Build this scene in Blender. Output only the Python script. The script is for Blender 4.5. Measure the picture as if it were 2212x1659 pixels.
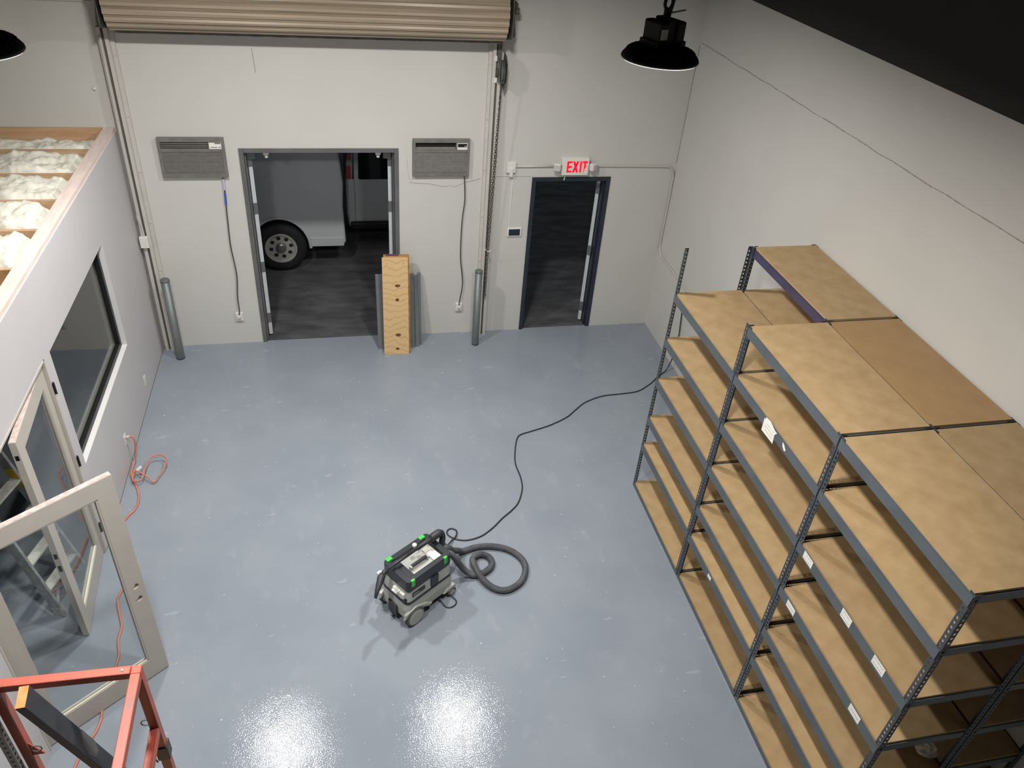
import bpy, bmesh, math, random
from mathutils import Vector, Matrix, noise
random.seed(7)
R = math.radians
for o in list(bpy.data.objects): bpy.data.objects.remove(o)
scene = bpy.context.scene
COL = scene.collection

# ------------------------------------------------------------------ camera
YAW, PITCH, ROLL, FPX = 0.259095249, -0.623776814, 0.089628206, 1703.41661
fwd = Vector((math.sin(YAW)*math.cos(PITCH), math.cos(YAW)*math.cos(PITCH), math.sin(PITCH)))
rgt = Vector((math.cos(YAW), -math.sin(YAW), 0)); upv = rgt.cross(fwd)
rr = math.cos(ROLL)*rgt + math.sin(ROLL)*upv; uu = -math.sin(ROLL)*rgt + math.cos(ROLL)*upv
cd = bpy.data.cameras.new('camera'); cam = bpy.data.objects.new('camera', cd); COL.objects.link(cam)
m3 = Matrix((rr, uu, -fwd)).transposed()
cam.matrix_world = Matrix.Translation((-4.2576, -8.9837, 5.7493)) @ m3.to_4x4()
cd.sensor_width = 36; cd.lens = FPX/2212*36; cd.clip_start = .05; cd.clip_end = 200
scene.camera = cam
# ------------------------------------------------------------------ world, light level
w = bpy.data.worlds.new('night'); scene.world = w; w.use_nodes = True
w.node_tree.nodes['Background'].inputs[0].default_value = (.80, .90, 1.0, 1)
w.node_tree.nodes['Background'].inputs[1].default_value = .11
LAMP = 108.0                         # watts of each high-bay lamp
vs = scene.view_settings
vs.view_transform = 'Standard'; vs.look = 'None'; vs.exposure = 0.0; vs.gamma = 1.0
vs.use_curve_mapping = False

# ------------------------------------------------------------------ materials
def lin(c):
    if isinstance(c, str):
        c = c.lstrip('#'); c = tuple(int(c[i:i+2], 16)/255 for i in (0, 2, 4))
    return tuple(x/12.92 if x <= .04045 else ((x+.055)/1.055)**2.4 for x in c)
def mat(name, col, rough=.5, metal=0, var=.06, vscale=6, bump=0, bscale=40, spec=.5, col2=None, vstretch=None, rand=0, detail=4, coat=0):
    """procedural: base colour varied by noise (towards col2 if given), optional relief"""
    m = bpy.data.materials.new(name); m.use_nodes = True
    nt = m.node_tree; n = nt.nodes; L = nt.links; b = n['Principled BSDF']
    b.inputs['Roughness'].default_value = rough; b.inputs['Metallic'].default_value = metal
    b.inputs['Specular IOR Level'].default_value = spec
    if coat: b.inputs['Coat Weight'].default_value = coat; b.inputs['Coat Roughness'].default_value = .08
    c1 = lin(col); c2 = lin(col2) if col2 else tuple(max(0, x*(1-var*2.2)) for x in c1)
    tc = n.new('ShaderNodeTexCoord'); mp = n.new('ShaderNodeMapping')
    L.new(tc.outputs['Object'], mp.inputs[0])
    if vstretch: mp.inputs['Scale'].default_value = vstretch
    nz = n.new('ShaderNodeTexNoise'); nz.inputs['Scale'].default_value = vscale; nz.inputs['Detail'].default_value = detail
    L.new(mp.outputs[0], nz.inputs['Vector'])
    rp = n.new('ShaderNodeValToRGB'); rp.color_ramp.elements[0].position = .32; rp.color_ramp.elements[1].position = .68
    rp.color_ramp.elements[0].color = (*c1, 1); rp.color_ramp.elements[1].color = (*c2, 1)
    L.new(nz.outputs['Fac'], rp.inputs[0]); out = rp.outputs[0]
    if rand:
        oi = n.new('ShaderNodeObjectInfo'); mr = n.new('ShaderNodeMapRange')
        mr.inputs[3].default_value = 1-rand; mr.inputs[4].default_value = 1+rand
        L.new(oi.outputs['Random'], mr.inputs[0])
        hs = n.new('ShaderNodeHueSaturation'); L.new(out, hs.inputs['Color']); L.new(mr.outputs[0], hs.inputs['Value']); out = hs.outputs[0]
    L.new(out, b.inputs['Base Color'])
    if bump:
        bn = n.new('ShaderNodeTexNoise'); bn.inputs['Scale'].default_value = bscale; bn.inputs['Detail'].default_value = 3
        L.new(mp.outputs[0], bn.inputs['Vector'])
        bp = n.new('ShaderNodeBump'); bp.inputs['Strength'].default_value = bump; bp.inputs['Distance'].default_value = .01
        L.new(bn.outputs['Fac'], bp.inputs['Height']); L.new(bp.outputs[0], b.inputs['Normal'])
    return m
def emit(name, col, s):
    m = bpy.data.materials.new(name); m.use_nodes = True; nt = m.node_tree; nt.nodes.clear()
    e = nt.nodes.new('ShaderNodeEmission'); e.inputs[0].default_value = (*col, 1); e.inputs[1].default_value = s
    o = nt.nodes.new('ShaderNodeOutputMaterial'); nt.links.new(e.outputs[0], o.inputs[0]); return m
def glass(name, tint=(.95, .965, .96), refl=1.0):
    m = bpy.data.materials.new(name); m.use_nodes = True; nt = m.node_tree; nt.nodes.clear(); n = nt.nodes; L = nt.links
    t = n.new('ShaderNodeBsdfTransparent'); t.inputs[0].default_value = (*tint, 1)
    g = n.new('ShaderNodeBsdfGlossy'); g.inputs['Roughness'].default_value = .02
    f = n.new('ShaderNodeLayerWeight'); f.inputs[0].default_value = .5
    pw = n.new('ShaderNodeMath'); pw.operation = 'POWER'; pw.inputs[1].default_value = 4.5; L.new(f.outputs['Facing'], pw.inputs[0])
    mu = n.new('ShaderNodeMath'); mu.operation = 'MULTIPLY_ADD'; mu.inputs[1].default_value = .9*refl; mu.inputs[2].default_value = .035*refl; L.new(pw.outputs[0], mu.inputs[0])
    mx = n.new('ShaderNodeMixShader'); L.new(mu.outputs[0], mx.inputs[0]); L.new(t.outputs[0], mx.inputs[1]); L.new(g.outputs[0], mx.inputs[2])
    o = n.new('ShaderNodeOutputMaterial'); L.new(mx.outputs[0], o.inputs[0]); return m
def floor_mat():
    m = bpy.data.materials.new('epoxy_floor'); m.use_nodes = True; nt = m.node_tree; n = nt.nodes; L = nt.links; b = n['Principled BSDF']
    tc = n.new('ShaderNodeTexCoord')
    def nz(scale, detail=3, st=None, rough=.5):
        mp = n.new('ShaderNodeMapping'); L.new(tc.outputs['Object'], mp.inputs[0])
        if st: mp.inputs['Scale'].default_value = st[0]; mp.inputs['Rotation'].default_value = (0, 0, st[1])
        q = n.new('ShaderNodeTexNoise'); q.inputs['Scale'].default_value = scale; q.inputs['Detail'].default_value = detail; q.inputs['Roughness'].default_value = rough
        L.new(mp.outputs[0], q.inputs['Vector']); return q.outputs['Fac']
    def ramp(f, a, c, lo, hi):
        r = n.new('ShaderNodeValToRGB'); r.color_ramp.elements[0].position = a; r.color_ramp.elements[1].position = c
        r.color_ramp.elements[0].color = (lo,)*3+(1,); r.color_ramp.elements[1].color = (hi,)*3+(1,); L.new(f, r.inputs[0]); return r.outputs[0]
    def mix(fac, a, c):
        x = n.new('ShaderNodeMix'); x.data_type = 'RGBA'; L.new(fac, x.inputs[0])
        for i, v in ((6, a), (7, c)):
            if isinstance(v, tuple): x.inputs[i].default_value = (*v, 1)
            else: L.new(v, x.inputs[i])
        return x.outputs[2]
    base = mix(ramp(nz(1.3, 4), .35, .65, 0, 1), lin('#838a93'), lin('#8a9199'))
    sm = mix(ramp(nz(6, 5, ((1, .5, 1), .6)), .60, .70, 0, .22), base, lin('#9aa1a6'))
    sm2 = mix(ramp(nz(9, 2, ((.4, 1, 1), -.5)), .70, .73, 0, .35), sm, lin('#a4abae'))
    sp = mix(ramp(nz(38, 1), .775, .80, 0, .8), sm2, lin('#d9dede'))
    L.new(sp, b.inputs['Base Color'])
    L.new(ramp(nz(3, 3), .3, .7, .055, .10), b.inputs['Roughness'])
    b.inputs['Specular IOR Level'].default_value = .24
    h = n.new('ShaderNodeMath'); h.operation = 'MULTIPLY_ADD'
    L.new(nz(95, 2), h.inputs[0]); h.inputs[1].default_value = .5; L.new(nz(4, 2), h.inputs[2])
    bp = n.new('ShaderNodeBump'); bp.inputs['Strength'].default_value = .10; bp.inputs['Distance'].default_value = .02
    L.new(h.outputs[0], bp.inputs['Height']); L.new(bp.outputs[0], b.inputs['Normal'])
    return m
def plywood_mat():
    m = bpy.data.materials.new('plywood_face'); m.use_nodes = True; nt = m.node_tree; n = nt.nodes; L = nt.links; b = n['Principled BSDF']
    b.inputs['Roughness'].default_value = .6
    tc = n.new('ShaderNodeTexCoord'); mp = n.new('ShaderNodeMapping'); mp.inputs['Scale'].default_value = (2.2, 2.2, 1.0); L.new(tc.outputs['Object'], mp.inputs[0])
    wv = n.new('ShaderNodeTexWave'); wv.bands_direction = 'Z'; wv.inputs['Scale'].default_value = 4; wv.inputs['Distortion'].default_value = 11; wv.inputs['Detail'].default_value = 1.5; wv.inputs['Detail Scale'].default_value = .55
    L.new(mp.outputs[0], wv.inputs['Vector'])
    rp = n.new('ShaderNodeValToRGB'); e = rp.color_ramp.elements
    e[0].color = (*lin('#c2a071'), 1); e[1].color = (*lin('#ceae7e'), 1); e[0].position = .0; e[1].position = .3
    L.new(wv.outputs['Fac'], rp.inputs[0]); L.new(rp.outputs[0], b.inputs['Base Color']); return m

M = {}
M['floor'] = floor_mat()
M['wall'] = mat('wall_paint', '#c8c6c0', .42, var=.02, vscale=1.2, bump=.05, bscale=25, spec=.4)
M['wall2'] = mat('partition_paint', '#c3c0c1', .5, var=.015, vscale=1.5, spec=.35)
M['return'] = mat('window_return', '#d5d3d1', .55, var=.02)
M['upper'] = mat('dark_upper_paint', '#242420', .75, var=.1, vscale=3)
M['ceil'] = mat('dark_ceiling', '#1f1f1c', .85)
M['seam'] = mat('joint_line', '#a9a59c', .8, var=.2, vscale=30)  # grey of the wall cracks and panel joints
M['trackp'] = mat('guide_paint', '#c2beb6', .45, var=.04, bump=.05)
M['slot'] = mat('guide_slot', '#5c5852', .7)
M['slat'] = mat('tan_slat', '#a3947f', .42, .1, var=.12, vscale=3, vstretch=(.3, 6, 6))
M['steel'] = mat('dull_steel', '#8b8d8c', .42, .75, var=.15, vscale=8)
M['darksteel'] = mat('dark_steel', '#67645f', .5, .4, var=.2, vscale=9)
M['chain'] = mat('chain_steel', '#6b675f', .4, .8, var=.2)
M['bollard'] = mat('grey_pipe', '#6f7575', .42, .25, var=.16, vscale=7, vstretch=(1, 1, .25))
M['acgrey'] = mat('ac_plastic', '#75736e', .5, var=.1, vscale=12)
M['aclite'] = mat('ac_slat', '#86837d', .5, var=.08, vscale=20)
M['black'] = mat('black_plastic', '#17181b', .42, var=.1)
M['blackm'] = mat('matt_black', '#0b0b0c', .6, var=.1)
M['white'] = mat('white_plastic', '#dcdad5', .4, var=.03)
M['paper'] = mat('paper', '#e9e6dd', .75, var=.03, vscale=15)
M['ink'] = mat('pencil_marks', '#6c6a68', .8)
M['dframe'] = mat('grey_door_frame', '#666666', .38, var=.08, vscale=5)
M['sframe'] = mat('navy_door_frame', '#2d333f', .4, var=.12, vscale=7)
M['dleaf'] = mat('door_edge', '#c3c8ca', .45, var=.05)
M['hinge'] = mat('hinge_grey', '#77797a', .4, .5)
M['cord'] = mat('grey_cord', '#4c4d48', .5)
M['cordb'] = mat('black_cord', '#2b2d31', .5)
M['orange'] = mat('orange_cord', '#c87d64', .5, var=.08)
M['tape'] = mat('blue_tape', '#3c5fb4', .6)
M['white_tape'] = mat('pale_tape', '#b9bcd0', .6)
M['screen'] = mat('tablet_screen', '#262d38', .15, var=.02)
M['exitred'] = emit('exit_letters', (1.0, .006, .03), 1.25)
M['exitface'] = mat('exit_face', '#e3dfd6', .4, var=.02)
M['lens'] = emit('lamp_lens', (1.0, .97, .92), 1.6)
M['lamph'] = mat('lamp_black', '#0a0a0a', .55, var=.05)
M['board'] = mat('particleboard', '#af946d', .6, vscale=7, col2='#9f845d', rand=.13, detail=9, bump=.04, bscale=220)
M['boarddark'] = mat('hardboard', '#a5845a', .55, var=.05, vscale=6, rand=.05)
M['beam'] = mat('grey_beam', '#60676b', .38, .25, var=.08, vscale=5)
M['beampurple'] = mat('violet_beam', '#4a4763', .4, .2, var=.1)
M['post'] = mat('grey_post', '#4e545a', .4, .3, var=.12, vscale=9)
M['alu'] = mat('aluminium', '#b2b4b4', .45, .2, var=.2, vscale=14)
M['aludust'] = mat('dusty_tread', '#c9c6bf', .7, .0, var=.15, vscale=18)
M['yellow'] = mat('yellow_plastic', '#c2a92f', .5)
M['doorpaint'] = mat('cream_door_paint', '#bcb5ab', .42, var=.03)
M['bead'] = mat('glazing_bead', '#d8d5c3', .5, var=.03)
M['raw'] = mat('raw_edge', '#c9b7b0', .8, col2='#a99590', vscale=30)
M['lumber'] = mat('spruce_lumber', '#c8a684', .7, col2='#b8926c', vscale=9, vstretch=(.3, 3, 3))
M['lumberpink'] = mat('pink_lumber', '#dccdc5', .75, col2='#d0bcb2', vscale=10, vstretch=(3, .4, 3))
M['insul'] = mat('insulation', '#e6e4d6', .95, col2='#cfcabc', vscale=9, bump=.5, bscale=30)
M['insuly'] = mat('yellow_insulation', '#dcc88e', .95, col2='#c9b377', vscale=14, bump=.5, bscale=30)
M['drywall'] = mat('drywall_grey', '#b5b2ac', .8)
M['ply'] = plywood_mat()
M['plyedge'] = mat('plywood_edge', '#b98a52', .75, col2='#8f6536', vscale=3, vstretch=(.5, 60, .5))
M['knot'] = mat('wood_knot', '#4a2d18', .7, col2='#7a4f2b', vscale=40)
M['purple'] = mat('purple_strip', '#5b4a72', .6)
M['panel'] = mat('grey_panel', '#7d8082', .45, .3, var=.06)
M['asphalt'] = mat('asphalt', '#38393b', .85, col2='#5a5a5c', vscale=3.2, bump=.4, bscale=50, vstretch=(.6, 1.6, 1), detail=7)  # paler streaks in the colour stand in for light falling on the ground
M['van'] = mat('white_van_paint', '#b9bcbe', .3, var=.04, vscale=2, coat=.3)
M['tyre'] = mat('tyre_rubber', '#15171b', .8)
M['rim'] = mat('steel_rim', '#a8a6a0', .4, .1)
M['redlens'] = mat('tail_lens', '#9e1f26', .25)
M['clearlens'] = mat('reverse_lens', '#a09c96', .25)
M['darkglass'] = mat('dark_glass', '#0c0f12', .08)
M['scaf'] = mat('red_scaffold_paint', '#b94d37', .42, col2='#8c5144', vscale=7, detail=8)
M['scafgrey'] = mat('scaffold_perforated', '#8f918f', .45, .2)
M['darkwood'] = mat('charcoal_board', '#3a3d44', .6, col2='#2b2d33', vscale=6)
M['endgrain'] = mat('end_grain', '#d09a61', .8, col2='#b57c46', vscale=18)
M['vacgrey'] = mat('extractor_grey', '#b7b8b0', .45, var=.05)
M['vacdark'] = mat('extractor_dark', '#20242c', .4, var=.06)
M['vacblack'] = mat('extractor_black', '#24262b', .5, col2='#3a3b3e', vscale=14)
M['green'] = mat('green_latch', '#3fc24a', .4)
M['hose'] = mat('hose_rubber', '#43454a', .6, col2='#55565a', vscale=12)
M['tread'] = mat('wheel_tread', '#5a5a58', .7)
M['glass'] = glass('clear_glass')
M['officeglass'] = glass('window_glass', (.80, .82, .81))
M['litletter'] = mat('badge_letters', '#9a9c9a', .5)

# ------------------------------------------------------------------ builders
ORG = {}
def link(name, me, m, parent=None, loc=(0, 0, 0)):
    o = bpy.data.objects.new(name, me); COL.objects.link(o); o.location = loc
    if m is not None and me is not None and len(me.materials) == 0: me.materials.append(m)
    if parent: o.parent = parent
    return o
def tag(o, label=None, cat=None, group=None, kind=None):
    if label: o['label'] = label
    if cat: o['category'] = cat
    if group: o['group'] = group
    if kind: o['kind'] = kind
    return o
def thing(name, label, cat, loc=(0, 0, 0), rz=0, group=None, kind=None):
    e = bpy.data.objects.new(name, None); COL.objects.link(e); e.location = loc; e.rotation_euler = (0, 0, rz)
    e.empty_display_size = .1
    return tag(e, label, cat, group, kind)
class MB:
    """collects geometry; build() links it as one mesh object"""
    def __init__(s): s.v = []; s.f = []
    def add(s, vs, fs, mx=None):
        k = len(s.v); s.v += [tuple(mx @ Vector(p)) if mx else tuple(p) for p in vs]; s.f += [tuple(i+k for i in f) for f in fs]; return s
    def box(s, x0, x1, y0, y1, z0, z1, mx=None):
        if x0 > x1: x0, x1 = x1, x0
        if y0 > y1: y0, y1 = y1, y0
        if z0 > z1: z0, z1 = z1, z0
        v = [(x0,y0,z0),(x1,y0,z0),(x1,y1,z0),(x0,y1,z0),(x0,y0,z1),(x1,y0,z1),(x1,y1,z1),(x0,y1,z1)]
        return s.add(v, [(0,3,2,1),(4,5,6,7),(0,1,5,4),(1,2,6,5),(2,3,7,6),(3,0,4,7)], mx)
    def cbox(s, c, d, mx=None): return s.box(c[0]-d[0]/2, c[0]+d[0]/2, c[1]-d[1]/2, c[1]+d[1]/2, c[2]-d[2]/2, c[2]+d[2]/2, mx)
    def bar(s, a, b, w, h, up=(0, 0, 1)):
        """rectangular bar from a to b"""
        a = Vector(a); b = Vector(b); d = (b-a); L = d.length; d.normalize(); u = Vector(up)
        if abs(d.dot(u)) > .98: u = Vector((0, 1, 0))
        sx = d.cross(u).normalized(); sz = sx.cross(d).normalized()
        mx = Matrix(((sx.x, d.x, sz.x, a.x), (sx.y, d.y, sz.y, a.y), (sx.z, d.z, sz.z, a.z), (0, 0, 0, 1)))
        return s.box(-w/2, w/2, 0, L, -h/2, h/2, mx)
    def prism(s, poly, a0, a1, axis='z', mx=None):
        """poly of 2-D points, extruded along axis (x: poly=(y,z); y: poly=(x,z); z: poly=(x,y))"""
        n = len(poly)
        def P(p, a): return {'x': (a, p[0], p[1]), 'y': (p[0], a, p[1]), 'z': (p[0], p[1], a)}[axis]
        v = [P(p, a0) for p in poly]+[P(p, a1) for p in poly]
        f = [tuple(range(n))[::-1], tuple(range(n, 2*n))]+[(i, (i+1) % n, (i+1) % n+n, i+n) for i in range(n)]
        return s.add(v, f, mx)
    def tube(s, pts, r, n=8, closed=False, rf=None):
        P = [Vector(p) for p in pts]; k = len(P); rings = []; nrm = None
        for i in range(k):
            if closed: t = P[(i+1) % k]-P[i-1]
            else: t = P[min(i+1, k-1)]-P[max(i-1, 0)]
            if t.length < 1e-9: t = Vector((0, 0, 1))
            t.normalize()
            if nrm is None:
                nrm = Vector((0, 0, 1)) if abs(t.z) < .9 else Vector((1, 0, 0))
            nrm = (nrm-t*nrm.dot(t)).normalized(); bn = t.cross(nrm)
            ra = rf(i) if rf else r
            rings.append([P[i]+(nrm*math.cos(2*math.pi*j/n)+bn*math.sin(2*math.pi*j/n))*ra for j in range(n)])
        v = [p for g in rings for p in g]; f = []
        for i in range(k if closed else k-1):
            a = i*n; b = ((i+1) % k)*n
            f += [(a+j, a+(j+1) % n, b+(j+1) % n, b+j) for j in range(n)]
        if not closed: f += [tuple(range(n))[::-1], tuple(range((k-1)*n, k*n))]
        return s.add(v, f)
    def lathe(s, prof, n=24, mx=None, cap=True):
        """profile of (r, z)"""
        v = [(r*math.cos(2*math.pi*j/n), r*math.sin(2*math.pi*j/n), z) for r, z in prof for j in range(n)]; f = []
        for i in range(len(prof)-1):
            f += [(i*n+j, i*n+(j+1) % n, (i+1)*n+(j+1) % n, (i+1)*n+j) for j in range(n)]
        if cap: f += [tuple(range(n))[::-1], tuple(range((len(prof)-1)*n, len(prof)*n))]
        return s.add(v, f, mx)
    def mesh(s, name):
        me = bpy.data.meshes.new(name); me.from_pydata(s.v, [], s.f); me.update()
        bm = bmesh.new(); bm.from_mesh(me); bmesh.ops.recalc_face_normals(bm, faces=bm.faces); bm.to_mesh(me); bm.free(); return me
    def build(s, name, m, parent=None, bevel=0, smooth=False, seg=2, world=False):
        me = s.mesh(name); o = link(name, me, m, parent)
        if world and parent:
            p = parent; off = Vector((0, 0, 0))
            while p: off += p.location; p = p.parent
            me.transform(Matrix.Translation(-off))
        if smooth: me.shade_smooth() if hasattr(me, 'shade_smooth') else None
        if bevel:
            b = o.modifiers.new('bevel', 'BEVEL'); b.width = bevel; b.segments = seg; b.limit_method = 'ANGLE'; b.angle_limit = R(35)
        return o
def cr(pts, n=8, closed=False):
    """Catmull-Rom through points"""
    P = [Vector(p) for p in pts]; k = len(P); out = []
    for i in range(k if closed else k-1):
        g = (lambda j: P[j % k]) if closed else (lambda j: P[min(max(j, 0), k-1)])
        a, b, c, d = g(i-1), g(i), g(i+1), g(i+2)
        for q in range(n):
            t = q/n
            out.append(.5*((2*b)+(c-a)*t+(2*a-5*b+4*c-d)*t*t+(3*b-a-3*c+d)*t**3))
    if not closed: out.append(P[-1])
    return out
def plate(poly, holes, t, name):
    """flat plate in XZ with holes, thickness along +y"""
    bm = bmesh.new(); es = []
    for lp in [poly]+holes:
        vs_ = [bm.verts.new((p[0], 0, p[1])) for p in lp]
        es += [bm.edges.new((vs_[i], vs_[(i+1) % len(vs_)])) for i in range(len(vs_))]
    bmesh.ops.triangle_fill(bm, use_beauty=True, edges=es)
    g = bmesh.ops.extrude_face_region(bm, geom=list(bm.faces))
    bmesh.ops.translate(bm, verts=[v for v in g['geom'] if isinstance(v, bmesh.types.BMVert)], vec=(0, t, 0))
    bmesh.ops.recalc_face_normals(bm, faces=bm.faces)
    me = bpy.data.meshes.new(name); bm.to_mesh(me); bm.free(); return me
def circ(cx, cz, r, n=14, rz=None): return [(cx+r*math.cos(2*math.pi*i/n), cz+(rz or r)*math.sin(2*math.pi*i/n)) for i in range(n)]
def text_obj(name, body, size, m, parent, mx, extrude=.001):
    c = bpy.data.curves.new(name, 'FONT'); c.body = body; c.size = size; c.extrude = extrude; c.align_x = 'CENTER'; c.align_y = 'CENTER'
    t = bpy.data.objects.new(name, c); COL.objects.link(t); dg = bpy.context.evaluated_depsgraph_get()
    me = bpy.data.meshes.new_from_object(t.evaluated_get(dg)); bpy.data.objects.remove(t); bpy.data.curves.remove(c)
    me.transform(mx); me.materials.clear(); return link(name, me, m, parent)
def copy_tree(o, parent=None):
    c = o.copy(); COL.objects.link(c); c.parent = parent
    for ch in list(o.children): copy_tree(ch, c)
    return c
def link_shape(L, W, r, n=5):
    """closed path of an oval chain link in the XZ plane, long axis Z"""
    p = []
    for i in range(n+1):
        a = math.pi*i/n; p.append((W*math.cos(a), 0, L/2+W*math.sin(a)))
    for i in range(n+1):
        a = math.pi+math.pi*i/n; p.append((W*math.cos(a), 0, -L/2+W*math.sin(a)))
    return p
def chain_mesh(mb, pts, L=.02, W=.008, r=.0028, tubeN=4):
    """links along a polyline"""
    P = [Vector(p) for p in pts]; step = L+W*1.0
    d = 0; i = 0; k = 0
    seg = [(P[j+1]-P[j]).length for j in range(len(P)-1)]; tot = sum(seg)
    base = link_shape(L-W*.2, W, r, 3)
    def at(s_):
        a = 0
        for j, l in enumerate(seg):
            if s_ <= a+l or j == len(seg)-1: t = (s_-a)/l; return P[j].lerp(P[j+1], t), (P[j+1]-P[j]).normalized()
            a += l
    while d < tot:
        c, t = at(d); q = t.to_track_quat('Z', 'Y').to_matrix().to_4x4()
        mx = Matrix.Translation(c) @ q @ Matrix.Rotation(R(90)*(k % 2)+.5, 4, 'Z')
        mb.tube([mx @ Vector(p) for p in base], r, tubeN, closed=True)
        d += step; k += 1
# ================================================================== THE ROOM
H = 6.9
tag(MB().box(-11.2, .25, -13.3, .02, -.12, 0).build('floor', M['floor']), 'pale blue-grey glossy epoxy floor', 'floor', kind='structure')
tag(MB().box(-16, 8, .02, 16, -.14, -.012).build('pavement', M['asphalt']), 'dark asphalt with painted-in lit streaks outside the two doors', 'pavement', kind='structure')
# back wall with the two door openings
DX0, DX1, DZ = -5.239, -3.476, 2.545
SX0, SX1, SZ = -1.855, -.846, 2.184
b = MB()
for x0, x1, z0, z1 in ((-11.2, DX0, 0, H), (DX0, DX1, DZ, H), (DX1, SX0, 0, H), (SX0, SX1, SZ, H), (SX1, .22, 0, H)): b.box(x0, x1, 0, .2, z0, z1)
WB = tag(b.build('wall_back', M['wall']), 'pale grey painted back wall with two doorways', 'wall', kind='structure')
WR = tag(MB().box(0, .22, -13.3, 0, 0, 4.41).build('wall_right', M['wall']), 'pale grey right wall below the dark painted upper band', 'wall', kind='structure')
MB().box(0, .22, -13.3, 0, 4.41, H).build('upper_band', M['upper'], WR)
# joint lines in the concrete walls
def seam(pts, parent, wdt=.008, name='crack'):
    b = MB()
    for i in range(len(pts)-1): b.bar(pts[i], pts[i+1], wdt*random.uniform(.6, 1.2), .003, up=(1, 0, 0) if parent is WR else (0, 1, 0))
    return b.build(name, M['seam'], parent)
random.seed(3)
seam([(-.0002, -.02-y*.17, 3.786+random.uniform(-.006, .006)) for y in range(50)], WR, .008, 'joint')
seam([(-.003, -.0035, z) for z in (2.35, 2.6, 2.75, 2.95, 3.1, 3.4, 3.75)], WB, .008, 'corner_crack')
seam([(-3.35, -.0005, 2.13), (-3.1, -.0005, 2.11), (-2.95, -.0005, 2.075), (-2.87, -.0005, 2.085), (-2.8, -.0005, 2.075), (-2.7, -.0005, 2.12), (-2.5, -.0005, 2.17)], WB, .006)
seam([(-2.33, -.0005, 2.195), (-1.87, -.0005, 2.195)], WB, .005)
seam([(-4.975, -.0005, 3.6), (-4.96, -.0005, 3.35)], WB, .007)
seam([(-3.38, -.0005, 2.42), (-3.36, -.0005, 2.2), (-3.33, -.0005, 2.13)], WB, .004)
tag(MB().box(-11.2, -11, -13.3, 0, 0, H).build('wall_left_outer', M['wall']), 'outer wall beyond the office on the left', 'wall', kind='structure')
tag(MB().box(-11.2, .22, -13.5, -13.3, 0, H).build('wall_front', M['wall']), 'wall behind the viewer', 'wall', kind='structure')
tag(MB().box(-11.2, .22, -13.5, .2, H, H+.15).build('ceiling', M['ceil']), 'dark painted high ceiling', 'ceiling', kind='structure')

# ---------------------------------------------------------------- office partition on the left
TH = -.011
PA = thing('wall_left', 'pale lilac-grey office partition with window and double doorway', 'wall', (-6.446, 0, 0), TH, kind='structure')
T = .12; PZ = 2.735
WY0, WY1, WZ0, WZ1 = -1.39, -3.28, .935, 2.105
OY0, OY1, OZ = -3.425, -5.365, 2.13
b = MB()
for y0, y1, z0, z1 in ((-.002, WY0, 0, PZ), (WY0, WY1, 0, WZ0), (WY0, WY1, WZ1, PZ), (WY1, OY0, 0, PZ), (OY0, OY1, OZ, PZ), (OY1, -9.6, 0, PZ)): b.box(-T, 0, y1, y0, z0, z1)
b.build('drywall', M['wall2'], PA)
MB().box(-T+.005, -.008, -9.6, -.002, PZ, PZ+.038).build('top_plate', M['lumberpink'], PA)
MB().box(-.004, .0015, OY0, -.01, 0, .009).build('base_gap', M['slot'], PA)
# white reveals of the window
b = MB(); e = .004
b.box(-.05, -.0005, WY0-e, WY0, WZ0, WZ1); b.box(-.05, -.0005, WY1, WY1+e, WZ0, WZ1); b.box(-.05, -.0005, WY1, WY0, WZ0, WZ0+e); b.box(-.05, -.0005, WY1, WY0, WZ1-e, WZ1)
b.build('reveal', M['return'], PA)
WN = thing('window_1', 'large fixed office window with thin black frame', 'window', (-6.446, 0, 0), TH, kind='structure')
b = MB(); fw = .055
for y0, y1, z0, z1 in ((WY0-e, WY0-fw, WZ0+e, WZ1-e), (WY1+fw, WY1+e, WZ0+e, WZ1-e), (WY0-fw, WY1+fw, WZ0+e, WZ0+fw), (WY0-fw, WY1+fw, WZ1-fw, WZ1-e)): b.box(-.095, -.05, y1, y0, z0, z1)
b.build('window_frame', M['black'], WN)
MB().box(-.088, -.082, WY1+fw-.01, WY0-fw+.01, WZ0+fw-.01, WZ1-fw+.01).build('pane', M['officeglass'], WN)
b = MB(); f2 = .045
for y0, y1, z0, z1 in ((WY0-e, WY0-f2, WZ0+e, WZ1-e), (WY1+f2, WY1+e, WZ0+e, WZ1-e), (WY0-f2, WY1+f2, WZ0+e, WZ0+f2), (WY0-f2, WY1+f2, WZ1-f2, WZ1-e)): b.box(-.12, -.0955, y1, y0, z0, z1)
b.build('inner_stop', M['bead'], WN)
# cut-out and loop low on the partition
b = MB(); b.box(-.012, .002, -6.07, -5.93, .30, .40); b.build('patch', M['raw'], PA)
# jamb of the double doorway
b = MB()
b.box(-T-.005, .004, OY0-.018, OY0, 0, OZ); b.box(-T-.005, .004, OY1, OY1+.018, 0, OZ); b.box(-T-.005, .004, OY1, OY0, OZ-.018, OZ)
tag(b.build('trim_1', M['doorpaint']), 'cream painted jamb lining of the office doorway', 'trim', kind='structure')
bpy.data.objects['trim_1'].location = (-6.446, 0, 0); bpy.data.objects['trim_1'].rotation_euler = (0, 0, TH)

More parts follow.
